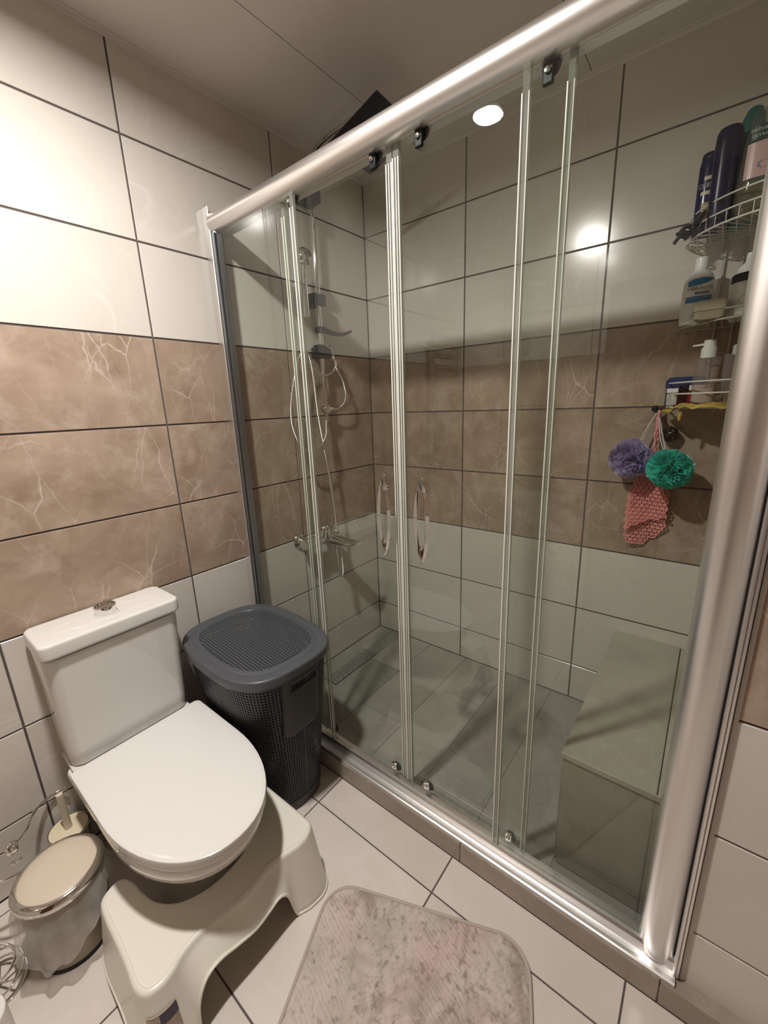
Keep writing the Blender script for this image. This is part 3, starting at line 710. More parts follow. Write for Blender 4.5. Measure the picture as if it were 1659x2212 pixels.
# smooth handle plate with a slot, standing proud
v = []; f = []; nx_, nz_ = 20, 30; idx = {}
def plate_pt(i, j_):
    x = -1.212+.16*i/nx_; zz = .372+.245*j_/nz_
    lo_s, hi_s = PI, 2*PI
    for _ in range(30):
        mid = (lo_s+hi_s)/2
        if body_pt(mid, zz).x < x: lo_s = mid
        else: hi_s = mid
    zq = zz
    if j_ < 4: # rounded lower corners
        e_ = min(i, nx_-i)
        if e_ < 4: zq = zz+(4-e_)**2*.0012*(1-j_/4)
    p = body_pt(lo_s, zz, .005); return Vector((p.x, p.y, zq))
for j_ in range(nz_+1):
    for i in range(nx_+1): v.append(plate_pt(i, j_))
for j_ in range(nz_):
    for i in range(nx_):
        zz = .372+.245*(j_+.5)/nz_; x = -1.212+.16*(i+.5)/nx_
        if .556 < zz < .586 and -1.178 < x < -1.070: continue
        a = j_*(nx_+1)+i; f.append((a, a+1, a+nx_+2, a+nx_+1))
po = MB().add(v, f).build('handle_plate', BINP, parent=lb, recalc=False, smooth=180); solid(po, .004)
# lid
LZ = .655
def lid_ring(a, b_, zz, e=3.1, n=96): return [(x, y, zz) for x, y in superel(BX, BY, a, b_, e, n, math.radians(-3))]
b = MB(); b.loft([lid_ring(.207, .276, .618), lid_ring(.2105, .280, .620), lid_ring(.212, .282, .645), lid_ring(.210, .280, .651), lid_ring(.205, .275, .6545), lid_ring(.184, .251, LZ), lid_ring(.179, .246, LZ-.003), lid_ring(.173, .239, LZ-.003), lid_ring(.170, .236, LZ+.0005), lid_ring(.160, .225, LZ+.0015), lid_ring(.158, .222, LZ-.002)], False, False)
lidr = b.build('lid_rim', BINL, parent=lb, smooth=50)
v = []; f = []; p_ = .0104; nx2, ny2 = 30, 42
for i in range(-nx2//2, nx2//2):
    for j_ in range(-ny2//2, ny2//2):
        cx_, cy_ = (i+.5)*p_, (j_+.5)*p_
        if (abs(cx_)/.162)**3.1+(abs(cy_)/.226)**3.1 > 1: continue
        h = p_/2; k_ = p_*.29; dz = LZ-.001+.0035*(1-(cx_/.16)**2)*(1-(cy_/.22)**2)
        o_ = len(v)
        rz = math.radians(-3)
        def R_(x, y): return Vector((BX+x*math.cos(rz)-y*math.sin(rz), BY+x*math.sin(rz)+y*math.cos(rz), dz))
        v += [R_(cx_-h, cy_-h), R_(cx_+h, cy_-h), R_(cx_+h, cy_+h), R_(cx_-h, cy_+h), R_(cx_-k_, cy_-k_), R_(cx_+k_, cy_-k_), R_(cx_+k_, cy_+k_), R_(cx_-k_, cy_+k_)]
        f += [(o_, o_+1, o_+5, o_+4), (o_+1, o_+2, o_+6, o_+5), (o_+2, o_+3, o_+7, o_+6), (o_+3, o_, o_+4, o_+7)]
lm = MB().add(v, f).build('lid_mesh', BINL, parent=lb, recalc=False); solid(lm, .002)
# small white thread tuft caught in the handle slot
b = MB()
rnd = random.Random(3)
for k in range(14):
    c0 = Vector((-1.176, -.582, .560)); d_ = Vector((rnd.uniform(-1,1), rnd.uniform(-1,.2), rnd.uniform(-1,1))).normalized()*.007
    b.tube(cr([c0, c0+d_, c0+d_*1.2+Vector((rnd.uniform(-.004,.004), -.002, rnd.uniform(-.004,.004)))], 3), .0013, 5)
b.xf(Matrix.Translation(Vector((0, .018, 0))))
tf = b.build('cloth_tuft', mat('white_thread', (.62,.58,.5), .9), org=(-1.176, -.565, .56), smooth=60); tag(tf, 'small whitish tuft poking out of the laundry basket handle slot', 'cloth')

# ---------------------------------------------------------------- pedal bin with plastic bag
PB = Vector((-1.815, -.302, 0))
tb = thing('pedal_bin', 'small round bin with beige lid, chrome rim and bag hanging out', 'waste bin', PB)
MB().lathe([(.082,0),(.086,.004),(.092,.06),(.099,.20),(.101,.235)], PB, 40).build('body', TRASHB, parent=tb, smooth=40)
MB().lathe([(.0885,.0),(.0885,.012),(.086,.014)], PB, 40, cap0=True, cap1=False).build('base_ring', BLACKP, parent=tb, smooth=40)
MB().lathe([(.103,.236),(.107,.240),(.1075,.250),(.104,.258),(.097,.263),(.0915,.264),(.0905,.2605)], PB, 56, cap0=False, cap1=False).build('chrome_rim', CHROME_M, parent=tb, smooth=60)
MB().lathe([(.0905,.2605),(.088,.262),(.05,.2635),(.0001,.264)], PB, 56, cap0=False, cap1=False).build('lid', CREAMP, parent=tb, smooth=60)
# bag skirt with folds
rg = []
NB = 150
def bag_len(a):   # hangs low towards -X-Y
    d = math.cos(a-math.radians(225)); return .05+.060*max(0, d)+.035*max(0, d)**3+.02*max(0, math.cos(a-math.radians(285)))+.01*math.sin(3*a+.7)
for j_ in range(13):
    t = j_/12; ring = []
    for k in range(NB):
        a = 2*PI*k/NB
        r = .1015+.016*t**1.2+(.0065*t)*math.sin(a*11+1.5*math.sin(a*3)+t*1.5)+.002*t*math.sin(a*23+2)+.016*t*t*max(0, math.cos(a-math.radians(235)))
        ring.append(PB+Vector((r*math.cos(a), r*math.sin(a), .243-bag_len(a)*t+.0015*math.sin(a*9)*t)))
    rg.append(ring)
MB().loft(rg, False, False).build('bag', BAG, parent=tb, smooth=180)
# toilet brush holder
BH = Vector((-1.746, -.075, 0))
bh = thing('toilet_brush', 'cream toilet brush in round holder behind the pedal bin', 'toilet brush', BH)
MB().lathe([(.050,0),(.053,.004),(.055,.15),(.058,.155),(.0585,.165),(.056,.168),(.0545,.166)], BH, 40, cap1=False).build('holder', CHROME_M, parent=bh, smooth=40)
MB().lathe([(.0545,.163),(.0535,.168),(.02,.170),(.0001,.170)], BH, 40, cap0=False).build('cover', CREAML, parent=bh, smooth=40)
MB().lathe([(.0115,.169),(.0105,.19),(.0100,.30),(.0095,.305),(.0001,.305)], BH, 20, cap1=False).build('handle', CREAMP, parent=bh, smooth=40)
# chrome stand at the left edge
CS = Vector((-1.955, -.21, 0))
cs = thing('chrome_paper_stand', 'ornate chrome wire toilet paper stand at the left edge', 'paper stand', CS)
b = MB(); b.lathe([(.012,0),(.007,.02),(.006,.06),(.010,.07),(.006,.08),(.0055,.25),(.011,.262),(.015,.275),(.011,.288),(.006,.30),(.0055,.62),(.010,.63),(.005,.645),(.0001,.655)], CS+Vector((-.02, .06, 0)), 20); b.build('pole', CHROME, parent=cs, smooth=40)
K = Vector((-1.883, -.185, .315))
b = MB(); b.lathe([(.0001,-.018),(.012,-.014),(.016,-.004),(.012,.004),(.017,.010),(.012,.018),(.0001,.022)], K, 20); b.tube(cr([CS+Vector((-.02,.06,.30)), (-1.93,-.17,.312), K], 8), .0055, 10)
b.build('arm', CHROME, parent=cs, smooth=50)
b = MB(); b.tube([K+Vector((.012*math.cos(2*PI*k/24), -.014+.016*math.sin(2*PI*k/24), -.035-.010*math.sin(2*PI*k/24))) for k in range(24)], .0035, 8, closed=True); b.build('ring', CHROME, parent=cs, smooth=60)
b = MB(); b.tube(cr([K, (-1.862,-.150,.300), (-1.838,-.105,.285), (-1.818,-.055,.275), (-1.785,-.022,.27), (-1.745,-.012,.268), (-1.715,-.022,.268)], 8), .0048, 10); b.build('upper_wire', CHROME, parent=cs, smooth=60)
b = MB(); b.tube(cr([(-1.815,-.190,.250), (-1.845,-.208,.250), (-1.876,-.214,.250), (-1.905,-.207,.250), (-1.930,-.190,.250), (-1.955,-.158,.25)], 8), .0045, 10); b.build('lower_wire', CHROME, parent=cs, smooth=60)
b = MB()
for rr, zz, tilt in ((.058,.035,.3), (.045,.07,-.2), (.060,.005,.0)):
    cc = Vector((-1.985, -.262, zz))
    b.tube([cc+Vector((rr*math.cos(2*PI*k/32), rr*math.sin(2*PI*k/32), .012*math.sin(2*PI*k/32+tilt)+.006)) for k in range(32)], .0032, 8, closed=True)
for a in (0, 1.3, 2.5, 3.9, 5.2):
    b.tube(cr([(-1.985, -.262, .012), Vector((-1.985+.035*math.cos(a), -.262+.035*math.sin(a), .03)), Vector((-1.985+.058*math.cos(a), -.262+.058*math.sin(a), .045))], 5), .0028, 6)
b.tube([CS+Vector((-.02,.06,.02)), (-1.985,-.205,.012)], .004, 8)
b.build('base_scrolls', CHROME, parent=cs, smooth=60)
pr_ = MB().lathe([(.02,0),(.052,0),(.054,.004),(.054,.094),(.052,.098),(.02,.098)], (-2.030, -.392, 0), 32, cap0=False, cap1=False); pr_.build('toilet_roll', PAPER, org=(-2.030,-.392,0), smooth=50)
tag(bpy.data.objects['toilet_roll'], 'white toilet roll on the floor beside the chrome stand', 'toilet roll')

# ---------------------------------------------------------------- bath mat
ang = math.atan2(-.37, -.93); ux = Vector((math.cos(ang), math.sin(ang), 0)); uy = Vector((-math.sin(ang), math.cos(ang), 0))
corner0 = Vector((-1.150, -1.085, 0))     # middle of the short edge
LM, WM, RM = 1.0, .60, .085
def mat_in(s, t, ins=0):
    ax, ay = abs(s-LM/2)-(LM/2-RM), abs(t)-(WM/2-RM)
    if ax > 0 and ay > 0: return RM-math.hypot(ax, ay)-ins
    return min(LM/2-abs(s-LM/2), WM/2-abs(t))-ins
NX, NY = 330, 210; v = []; f = []; cols = []
def chev(s, t):
    col = (t+.3)/.15; k = math.floor(col); fr = col-k
    ph = s*(1 if k % 2 else -1)*1.0+fr*.15*(.75)
    return ph, fr
for i in range(NX+1):
    for j_ in range(NY+1):
        # squeeze the grid onto the rounded rectangle
        s = LM*i/NX; ey = WM/2
        d = min(s, LM-s)
        if d < RM: ey = WM/2-RM+math.sqrt(max(0, RM*RM-(RM-d)**2))
        t = -ey+2*ey*j_/NY
        e_ = mat_in(s, t)
        ph, fr = chev(s, t)
        ridge = .5+.5*math.sin(ph*2*PI/.0135+noise.noise(Vector((s*30, t*30, 0)))*2.2)
        seam = min(1, min(fr, 1-fr)*9)
        nz_v = noise.noise(Vector((s*170, t*170, 3)))
        nz_w = noise.noise(Vector((s*60, t*60, 9)))
        h = .008+(.0060*ridge*seam*(.65+.7*nz_w)+.0026*nz_v+.0020*nz_w) if e_ > .008 else .0045+max(0, e_)*.3
        if e_ < .0015: h = .001
        v.append(corner0+ux*s+uy*t+Vector((0, 0, h)))
for i in range(NX):
    for j_ in range(NY):
        a = i*(NY+1)+j_; f.append((a, a+NY+1, a+NY+2, a+1))
mm = bpy.data.materials.new('mottled_plush'); mm.use_nodes = True; nt = mm.node_tree; L = nt.links.new; N = nt.nodes.new
bb = nt.nodes['Principled BSDF']; bb.inputs['Roughness'].default_value = .85; bb.inputs['Sheen Weight'].default_value = .3; bb.inputs['Specular IOR Level'].default_value = .2
tc = N('ShaderNodeTexCoord')
def nzz(s, d, off, dist=0):
    mp = N('ShaderNodeMapping'); mp.inputs['Location'].default_value = off; L(tc.outputs['Object'], mp.inputs[0])
    n = N('ShaderNodeTexNoise'); n.inputs['Scale'].default_value = s; n.inputs['Detail'].default_value = d; n.inputs['Distortion'].default_value = dist; L(mp.outputs[0], n.inputs['Vector']); return n.outputs[0]
def mixc(fac, a, c, lo=.45, hi=.65, amt=1):
    mr = N('ShaderNodeMapRange'); mr.inputs[1].default_value = lo; mr.inputs[2].default_value = hi; mr.inputs[4].default_value = amt; L(fac, mr.inputs[0])
    x = N('ShaderNodeMix'); x.data_type = 'RGBA'; L(mr.outputs[0], x.inputs[0])
    if isinstance(a, tuple): x.inputs[6].default_value = (*a, 1)
    else: L(a, x.inputs[6])
    x.inputs[7].default_value = (*c, 1); return x.outputs[2]
c0 = mixc(nzz(7, 3, (0, 0, 0)), (.56, .49, .43), (.47, .41, .345))
c1 = mixc(nzz(5, 3, (4, 1, 0)), c0, (.57, .41, .39), .52, .66, .7)
c2 = mixc(nzz(9, 6, (1, 7, 0), .6), c1, (.27, .21, .155), .52, .68, .7)
c3 = mixc(nzz(55, 3, (9, 7, 0)), c2, (.20, .16, .12), .55, .72, .65)
L(c3, bb.inputs['Base Color'])
rg_ = MB().add(v, f).build('bath_mat', mm, org=corner0, recalc=False, smooth=180)
tag(rg_, 'plush beige bath mat with faded pink and brown mottling on the floor', 'bath mat')
edge = []
per = rrect(0, LM, -WM/2, WM/2, RM, 10)
b = MB(); b.tube([corner0+ux*(s*1.0)+uy*t+Vector((0, 0, .005)) for s, t in per], .0048, 8, closed=True)
b.build('binding', mat('mat_binding', (.47,.40,.34), .8), parent=rg_, smooth=60)

# ---------------------------------------------------------------- shower set on the left wall
ss = thing('shower_set', 'chrome shower riser with black brackets and square overhead shower', 'shower', (-.425, -.06, 1.43))
MB().tube([(-.425, -.06, 1.525), (-.425, -.06, 2.41)], .0115, 20).build('riser_rail', CHROME, parent=ss, smooth=60)
MB().prism(rrect(-.470, -.392, -.084, 0, .014), 1.945, 1.992).build('wall_bracket', GREYP, parent=ss, bevel=.004)
MB().prism(rrect(-.478, -.388, -.090, 0, .016), 2.362, 2.452).lathe([(.0001,-.062),(.020,-.062),(.023,-.054),(.023,0)], (-.462, -.088, 2.385), 16).build('top_bracket', BLACKP, parent=ss, bevel=.004)
MB().prism(rrect(-.458, -.388, -.094, -.030, .014), 1.712, 1.772).tube([(-.45, -.07, 1.747), (-.475, -.10, 1.750)], .018, 14).build('slider', BLACKP, parent=ss, bevel=.003)
MB().prism(rrect(-.445, -.405, -.085, 0, .01), 1.722, 1.765).build('wall_bracket', BLACKP, parent=ss, bevel=.003)
# leaf-shaped soap dish
b = MB(); rings = []
for k in range(15):
    t = k/14; w = .036*math.sin(PI*min(1, .15+t*.85))**.6*(1-.35*t); x = -.435+.215*t; zz = 1.835+.004-.020*math.sin(PI*t*.9)+.022*t**2
    if k == 0 or k == 14: w *= .4
    rings.append([(x, -.075-w, zz+.006), (x, -.075-w*.5, zz-.003), (x, -.075, zz-.006), (x, -.075+w*.5, zz-.003), (x, -.075+w, zz+.006), (x, -.075+w*.5, zz+.002), (x, -.075, zz), (x, -.075-w*.5, zz+.002)])
b.loft(rings); b.prism(rrect(-.446, -.404, -.085, -.040, .01), 1.826, 1.852); b.build('soap_dish', GREYP, parent=ss, smooth=50)
# diverter valve
b = MB(); b.lathe([(.0001,1.424),(.010,1.424),(.011,1.455),(.009,1.456),(.009,1.500),(.012,1.501),(.012,1.512),(.0085,1.513),(.0085,1.522),(.012,1.523),(.012,1.53),(.0001,1.53)], (-.425, -.06, 0), 20)
b.lathe([(.0001,0),(.019,0),(.021,.004),(.021,.030),(.019,.034),(.0001,.034)], (-.425, -.045, 1.476), 28, '-Y')
b.tube([(-.425, -.06, 1.476), (-.372, -.06, 1.476)], .0065, 12); b.tube([(-.392, -.06, 1.476), (-.376, -.06, 1.476)], .0095, 12)
b.build('diverter', CHROME, parent=ss, smooth=40)
b = MB(); b.tube(cr([(-.372,-.06,1.476),(-.345,-.065,1.476),(-.312,-.075,1.498),(-.297,-.08,1.545),(-.313,-.08,1.611),(-.345,-.08,1.655),(-.362,-.08,1.70),(-.385,-.085,1.748),(-.43,-.10,1.765),(-.475,-.115,1.77)], 10), .0058, 10)
b.build('hand_shower_hose', HOSE, parent=ss, smooth=60)
b = MB(); b.tube(cr([(-.425,-.06,1.425),(-.440,-.07,1.400),(-.475,-.10,1.350),(-.520,-.11,1.310),(-.590,-.11,1.290),(-.648,-.11,1.320),(-.675,-.10,1.40),(-.678,-.10,1.470),(-.664,-.10,1.545),(-.628,-.10,1.655),(-.596,-.10,1.712),(-.570,-.10,1.728),(-.547,-.10,1.715),(-.530,-.10,1.633),(-.517,-.10,1.454),(-.489,-.10,1.262),(-.462,-.095,1.122),(-.440,-.09,.95),(-.435,-.088,.87)], 8), .0058, 10)
b.build('supply_hose', HOSE, parent=ss, smooth=60)
b = MB(); b.tube(cr([(-.400,-.085,1.72),(-.372,-.095,1.700),(-.378,-.10,1.672),(-.42,-.10,1.640),(-.48,-.10,1.632),(-.52,-.10,1.66)], 8), .0048, 10); b.build('short_hose', HOSE, parent=ss, smooth=60)
# hand shower held at the slider, face towards the room
b = MB(); b.lathe([(.0001,.030),(.022,.028),(.036,.016),(.040,.002),(.038,-.004),(.033,-.006)], (0,0,0), 30, cap1=False); b.tube(cr([(0,0,.012),(.02,0,.0),(.05,0,-.028),(.09,0,-.060),(.20,0,-.115)], 6), lambda t: .0105+.003*t, 12)
Mh = Matrix.Translation((-.560, -.125, 2.105)) @ Matrix.Rotation(math.radians(-112), 4, 'Z') @ Matrix.Rotation(math.radians(62), 4, 'Y')
b.xf(Mh); b.build('hand_shower', CHROME, parent=ss, smooth=50)
b = MB(); b.lathe([(.0001,-.0075),(.033,-.0065),(.034,-.003)], (0,0,0), 30, cap1=False); b.xf(Mh); b.build('spray_face', mat('spray_face_grey', (.22,.17,.16), .5), parent=ss, smooth=50)
# arm and tilted square overhead shower
def hz(x, y): return 2.42-.05*(x+.5)-.30*(y+.5)
T_, L_, B_, R_2 = (-.662,-.626), (-.600,-.404), (-.357,-.352), (-.435,-.605)
HC = Vector((-.513, -.490, 0)); HC.z = hz(HC.x, HC.y)
nrmh = Vector((.05, .30, 1)).normalized()
ex = (Vector((1, 0, -.05))).normalized(); ex = (ex-nrmh*ex.dot(nrmh)).normalized(); ey = nrmh.cross(ex)
b = MB(); Mr = Matrix((ex, ey, nrmh)).transposed().to_4x4(); Mr.translation = HC
def sq(h, zz, r=.004, n=3): return [(x, y, zz) for x, y in rrect(-h, h, -h, h, r, n)]
b.loft([sq(.1165, -.001), sq(.118, .0), sq(.118, .005), sq(.112, .008), sq(.05, .014), sq(.03, .018)]); b.xf(Mr); b.build('overhead_shower', HEADP, parent=ss, smooth=30)
b = MB()
def octo(r, zz): return [(r*math.cos(PI/8+PI/4*k), r*math.sin(PI/8+PI/4*k), zz) for k in range(8)]
b.loft([octo(.052, 0), octo(.050, -.006), octo(.046, -.008), octo(.044, -.005), octo(.030, -.005)], False, True); b.xf(Mr @ Matrix.Translation((.03, .01, -.001))); b.build('nozzle_plate', mat('dark_glossy_plate', (.03,.032,.035), .12), parent=ss, smooth=20)
b = MB(); b.tube(cr([(-.425,-.06,2.41),(-.425,-.062,2.47),(-.432,-.085,2.515),(-.455,-.17,2.535),(-.49,-.33,2.525),(-.51,-.44,2.50),(-.513,-.48,2.46),HC+nrmh*.022], 8), .0105, 14); b.build('shower_arm', CHROME, parent=ss, smooth=60)
# bath mixer on the wall
mxr = thing('shower_mixer', 'chrome shower mixer tap low on the wall with a short hose loop', 'tap', (-.53, 0, .83))
for x in (-.612, -.462): MB().lathe([(.0001,0),(.040,0),(.039,.005),(.030,.014),(.020,.022),(.019,.055),(.0001,.055)], (x, 0, .83), 30, '-Y').build('wall_flange', CHROME, parent=mxr, smooth=50)
b = MB(); b.lathe([(.0001,-.645),(.026,-.645),(.030,-.636),(.030,-.59),(.025,-.585),(.025,-.48),(.032,-.472),(.036,-.455),(.036,-.435),(.030,-.425),(.0001,-.425)], (0, -.068, .83), 28, 'X'); b.build('body', CHROME, parent=mxr, smooth=45)
b = MB(); b.lathe([(.0001,0),(.028,0),(.030,.035),(.026,.052),(.014,.060),(.0001,.062)], (-.510, -.080, .842), 26); b.build('cartridge', CHROME, parent=mxr, smooth=50)
b = MB(); b.loft([[(x0_, y0_-.0, z0_) for x0_, y0_, z0_ in q] for q in (
  [(-.512,-.050,.885),(-.488,-.050,.885),(-.488,-.050,.897),(-.512,-.050,.897)],
  [(-.511,-.090,.893),(-.489,-.090,.893),(-.489,-.090,.903),(-.511,-.090,.903)],
  [(-.507,-.150,.905),(-.493,-.150,.905),(-.493,-.150,.911),(-.507,-.150,.911)])]); b.build('lever', CHROME, parent=mxr, bevel=.003)
b = MB(); b.loft([[(cx_+w*math.cos(2*PI*k/16), y_+.010*0, z_+h_*math.sin(2*PI*k/16)) for k in range(16)] for cx_, y_, z_, w, h_ in ((-.49,-.08,.825,.034,.026),(-.462,-.12,.812,.040,.024),(-.430,-.165,.798,.040,.017),(-.400,-.205,.790,.030,.009))])
b.build('spout', CHROME, parent=mxr, smooth=50)
b = MB(); b.tube([(-.465,-.11,.806),(-.465,-.11,.775)], .011, 14); b.build('outlet_nut', CHROME_M, parent=mxr, smooth=50)
b = MB(); b.tube(cr([(-.465,-.11,.775),(-.462,-.112,.70),(-.455,-.112,.635),(-.440,-.112,.600),(-.425,-.108,.625),(-.420,-.100,.70),(-.425,-.092,.80),(-.434,-.088,.868)], 10), .0058, 10); b.build('hose_loop', HOSE, parent=mxr, smooth=60)

# ---------------------------------------------------------------- corner caddy
CA = Vector((0, -1.69, 0)); CR = .25
def arc(r, zz, a0=0, a1=90, n=20, dx=0.008):
    return [Vector((-r*math.sin(math.radians(a0+(a1-a0)*k/n))-dx*(1-k/n), -1.688+r*math.cos(math.radians(a0+(a1-a0)*k/n))+0*dx, zz)) for k in range(n+1)]
ca = thing('corner_shower_caddy', 'three-tier white wire corner caddy hung in the shower corner', 'shower caddy', (-.09, -1.6, 1.44))
def shelf(zb, zr, m, name='wire_shelf', nw=11):
    b = MB()
    for zz, r_ in ((zb, .0030), *[(q, .0026) for q in zr]): b.tube(arc(CR, zz, 2, 88), r_, 8)
    b.tube([(-.006, -1.436, zb), (-.006, -1.684, zb), ], .0028, 8); b.tube([(-.006, -1.684, zb), (-.252, -1.684, zb)], .0028, 8)
    for q in zr: b.tube([(-.006, -1.436, q), (-.006, -1.684, q)], .0022, 6)
    for k in range(nw):
        a = math.radians(6+78*k/(nw-1)); x, y = -CR*math.sin(a), -1.688+CR*math.cos(a)
        b.tube([(x, y, min(zr)), (x, y, zb), (x*.15-.01, y*.15+(-1.688)*.85+.01, zb)], .0012, 6)
    for k in range(7):
        y = -1.66+.032*k; b.tube([(-.006, y, zb), (-math.sqrt(max(.0001, CR**2-(y+1.688)**2)), y, zb)], .0016, 6)
    return b.build(name, m, parent=ca, smooth=60)
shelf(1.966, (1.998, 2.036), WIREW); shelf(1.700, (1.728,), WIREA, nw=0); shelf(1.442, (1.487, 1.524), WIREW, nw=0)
b = MB()
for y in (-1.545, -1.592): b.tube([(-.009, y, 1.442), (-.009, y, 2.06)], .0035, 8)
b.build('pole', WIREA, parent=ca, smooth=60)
b = MB(); b.tube([(-.01, -1.432, 1.524), (-.008, -1.432, 1.442), (-.02, -1.425, 1.436)], .003, 8); b.build('end_wire', mat('dark_wire', (.03,.03,.03), .5), parent=ca, smooth=60)
# hook at the wall
hk = MB(); hk.lathe([(.0001,0),(.012,0),(.010,.006),(.005,.009),(.0001,.010)], (0, -1.402, 1.436), 18, 'X', cap0=True)
hk.v = [Vector((-p.x, p.y, p.z)) for p in hk.v]; hk.tube(cr([(-.008,-1.402,1.436),(-.022,-1.404,1.430),(-.034,-1.410,1.424),(-.040,-1.418,1.430),(-.036,-1.426,1.440)], 6), .0036, 8)
o = hk.build('wall_hook', BLACKP, org=(-.01, -1.402, 1.436), smooth=60); tag(o, 'small black wall hook holding the bath puffs', 'hook')

# bottles and tubs ------------------------------------------------------------
FA = math.atan2(.05, -1)          # label direction, towards the room
SEC = {}
def ellbottle(c, prof, sx, sy, rot, name, m, parent, n=36, e=2.4):
    b = MB(); rings = []
    for r, h in prof:
        rings.append([Vector((c[0], c[1], c[2]+h))+Vector((x*math.cos(rot)-y*math.sin(rot), x*math.sin(rot)+y*math.cos(rot), 0)) for x, y in superel(0, 0, sx*r, sy*r, e, n)])
    b.loft(rings); SEC.setdefault(parent.name, (sx, sy, e)); return b.build(name, m, parent=parent, smooth=50)
def decal(parent, c, R, zz, vf, m, name, sq_=1.0, eps=.0008, ang_=FA):
    v_, f_ = vf; sx, sy, e = SEC[parent.name]; out = []
    for p in v_:
        ph = ang_+p[0]/(sy*.85); c_, s_ = math.cos(ph), math.sin(ph)
        x = sx*math.copysign(abs(c_)**(2/e), c_); y = sy*math.copysign(abs(s_)**(2/e), s_)
        n_ = Vector((math.copysign(abs(c_)**(2-2/e), c_)/sx, math.copysign(abs(s_)**(2-2/e), s_)/sy, 0)).normalized()
        out.append(Vector((c[0]+x, c[1]+y, zz+p[1]))+n_*eps)
    return MB().add(out, f_).build(name, m, parent=parent, recalc=False)
# A: navy shampoo bottle with gold bars and lettering
cA = (-.088, -1.483, 1.970)
A = thing('shampoo_bottle', 'flat-topped navy shampoo bottle with cream bars at the left of top shelf', 'bottle', cA, None)
ellbottle(cA, [(.92,0),(1,.004),(1,.19),(.93,.208),(.90,.211)], .022, .034, 0, 'body', NAVYG, A)
ellbottle(cA, [(.88,.211),(.90,.213),(.88,.224),(.8,.227)], .022, .034, 0, 'cap', NAVY, A)
for zz, w in ((.168, .030), (.128, .044)): decal(A, cA, .060, cA[2]+zz-.012, patch(w*.75, .010), LBL_GOLD, 'label_bar', eps=.0008)
decal(A, cA, .060, cA[2]+.136, text_flat('CLEAR', .017), LBL_SILV, 'lettering', eps=.0008)
decal(A, cA, .060, cA[2]+.075, patch(.022, .03), LBL_YEL, 'label_print', eps=.0008)
decal(A, cA, .060, cA[2]+.048, patch(.024, .022, shape=lambda i, j: ((i-.5)*.024*(.25+.75*j), (j-.5)*.024)), LBL_RED, 'label_print', eps=.0008)
# B: tall plain navy bottle
cB = (-.150, -1.517, 1.970)
Bt = thing('shampoo_bottle', 'plain dark navy rounded bottle in the middle of top caddy shelf', 'bottle', cB)
ellbottle(cB, [(.80,0),(.9,.005),(1,.05),(1.04,.14),(1.08,.21),(1.02,.240),(.85,.251),(.5,.256)], .025, .030, 0, 'body', NAVY, Bt)
ellbottle(cB, [(.60,.0),(.82,-.0005)], .025, .030, 0, 'cap', NAVYG, Bt)
# C: clear bottle with yellowish liquid, pink label
cC = (-.165, -1.592, 1.970)
Cb = thing('body_wash_bottle', 'clear body wash bottle with pink label and yellow liquid, top shelf right', 'bottle', cC)
ellbottle(cC, [(.75,0),(.9,.006),(1,.03),(1.02,.10),(.94,.17),(.80,.215),(.66,.245),(.5,.262)], .034, .042, 0, 'body', CLEARC, Cb)
ellbottle(cC, [(.70,.004),(.86,.008),(.94,.03),(.96,.085)], .032, .040, 0, 'liquid', LIQY, Cb)
decal(Cb, cC, .042, cC[2]+.135, patch(.040, .085, 10, 6), LBL_PINK, 'label', sq_=.81, ang_=FA-.1)
decal(Cb, cC, .042, cC[2]+.200, patch(.046, .034, 10, 3), LBL_GREEN, 'label_top', sq_=.70, ang_=FA-.1, eps=.0008)
decal(Cb, cC, .042, cC[2]+.207, text_flat('bebak', .014), LBL_SILV, 'lettering', sq_=.70, ang_=FA-.1, eps=.0016)
decal(Cb, cC, .042, cC[2]+.193, text_flat('lama', .014), LBL_SILV, 'lettering', sq_=.70, ang_=FA-.1, eps=.0016)
decal(Cb, cC, .042, cC[2]+.120, text_flat('Cam', .030), LBL_GREY, 'lettering', sq_=.81, ang_=FA+.75, eps=.001)
cD = (-.09, -1.565, 1.970)
D = thing('conditioner_bottle', 'teal bottle standing behind the clear body wash bottle', 'bottle', cD)
ellbottle(cD, [(.9,0),(1,.005),(1.05,.2),(1.0,.25),(.85,.285),(.55,.305),(.2,.312)], .020, .030, 0, 'body', TEAL, D)
# shiny black hair clip clinging to the rail end
kc = thing('hair_clip', 'shiny black hair claw hanging at the left end of the top shelf', 'hair clip', (-.13, -1.465, 1.995))
b = MB(); rings = []
for k in range(13):
    t = k/12; w = .021*math.sin(PI*(.07+.86*t))**.5; cpt = Vector((-.140, -1.444-.034*t, 1.960+.066*t))
    rings.append([cpt+Vector((w*.8*math.cos(2*PI*j/14), w*.75*math.sin(2*PI*j/14), -w*.5*math.sin(2*PI*j/14))) for j in range(14)])
b.loft(rings); b.build('shell', mat('glossy_black', (.004,.004,.006), .08, spec=.4), parent=kc, smooth=60)
for k, (dy, dz) in enumerate(((.0, .0), (-.010, .014), (.004, -.010))):
    p0 = Vector((-.142, -1.446+dy, 1.974+dz)); b = MB(); b.tube(cr([p0, p0+Vector((-.004, .016, .006)), p0+Vector((-.002, .032, .004-.008*k))], 5), lambda t: .0070*(1-.25*t), 10)
    b.build('claw_arm', BLACKP, parent=kc, smooth=60)
ht = MB()
for k in range(3): 
    cc = Vector((-.11+.01*k, -1.455-.006*k, 1.944-.006*k)); ht.tube([cc+Vector((.006*math.sin(2*PI*j/20), .014*math.cos(2*PI*j/20), .010*math.sin(2*PI*j/20+k))) for j in range(20)], .0013, 6, closed=True)
o = ht.build('hair_tie', mat('clear_hair_tie', (.30,.27,.22), .4), org=(-.10, -1.46, 1.94), smooth=60); tag(o, 'tangled thin hair ties dangling under the top caddy shelf', 'hair tie')
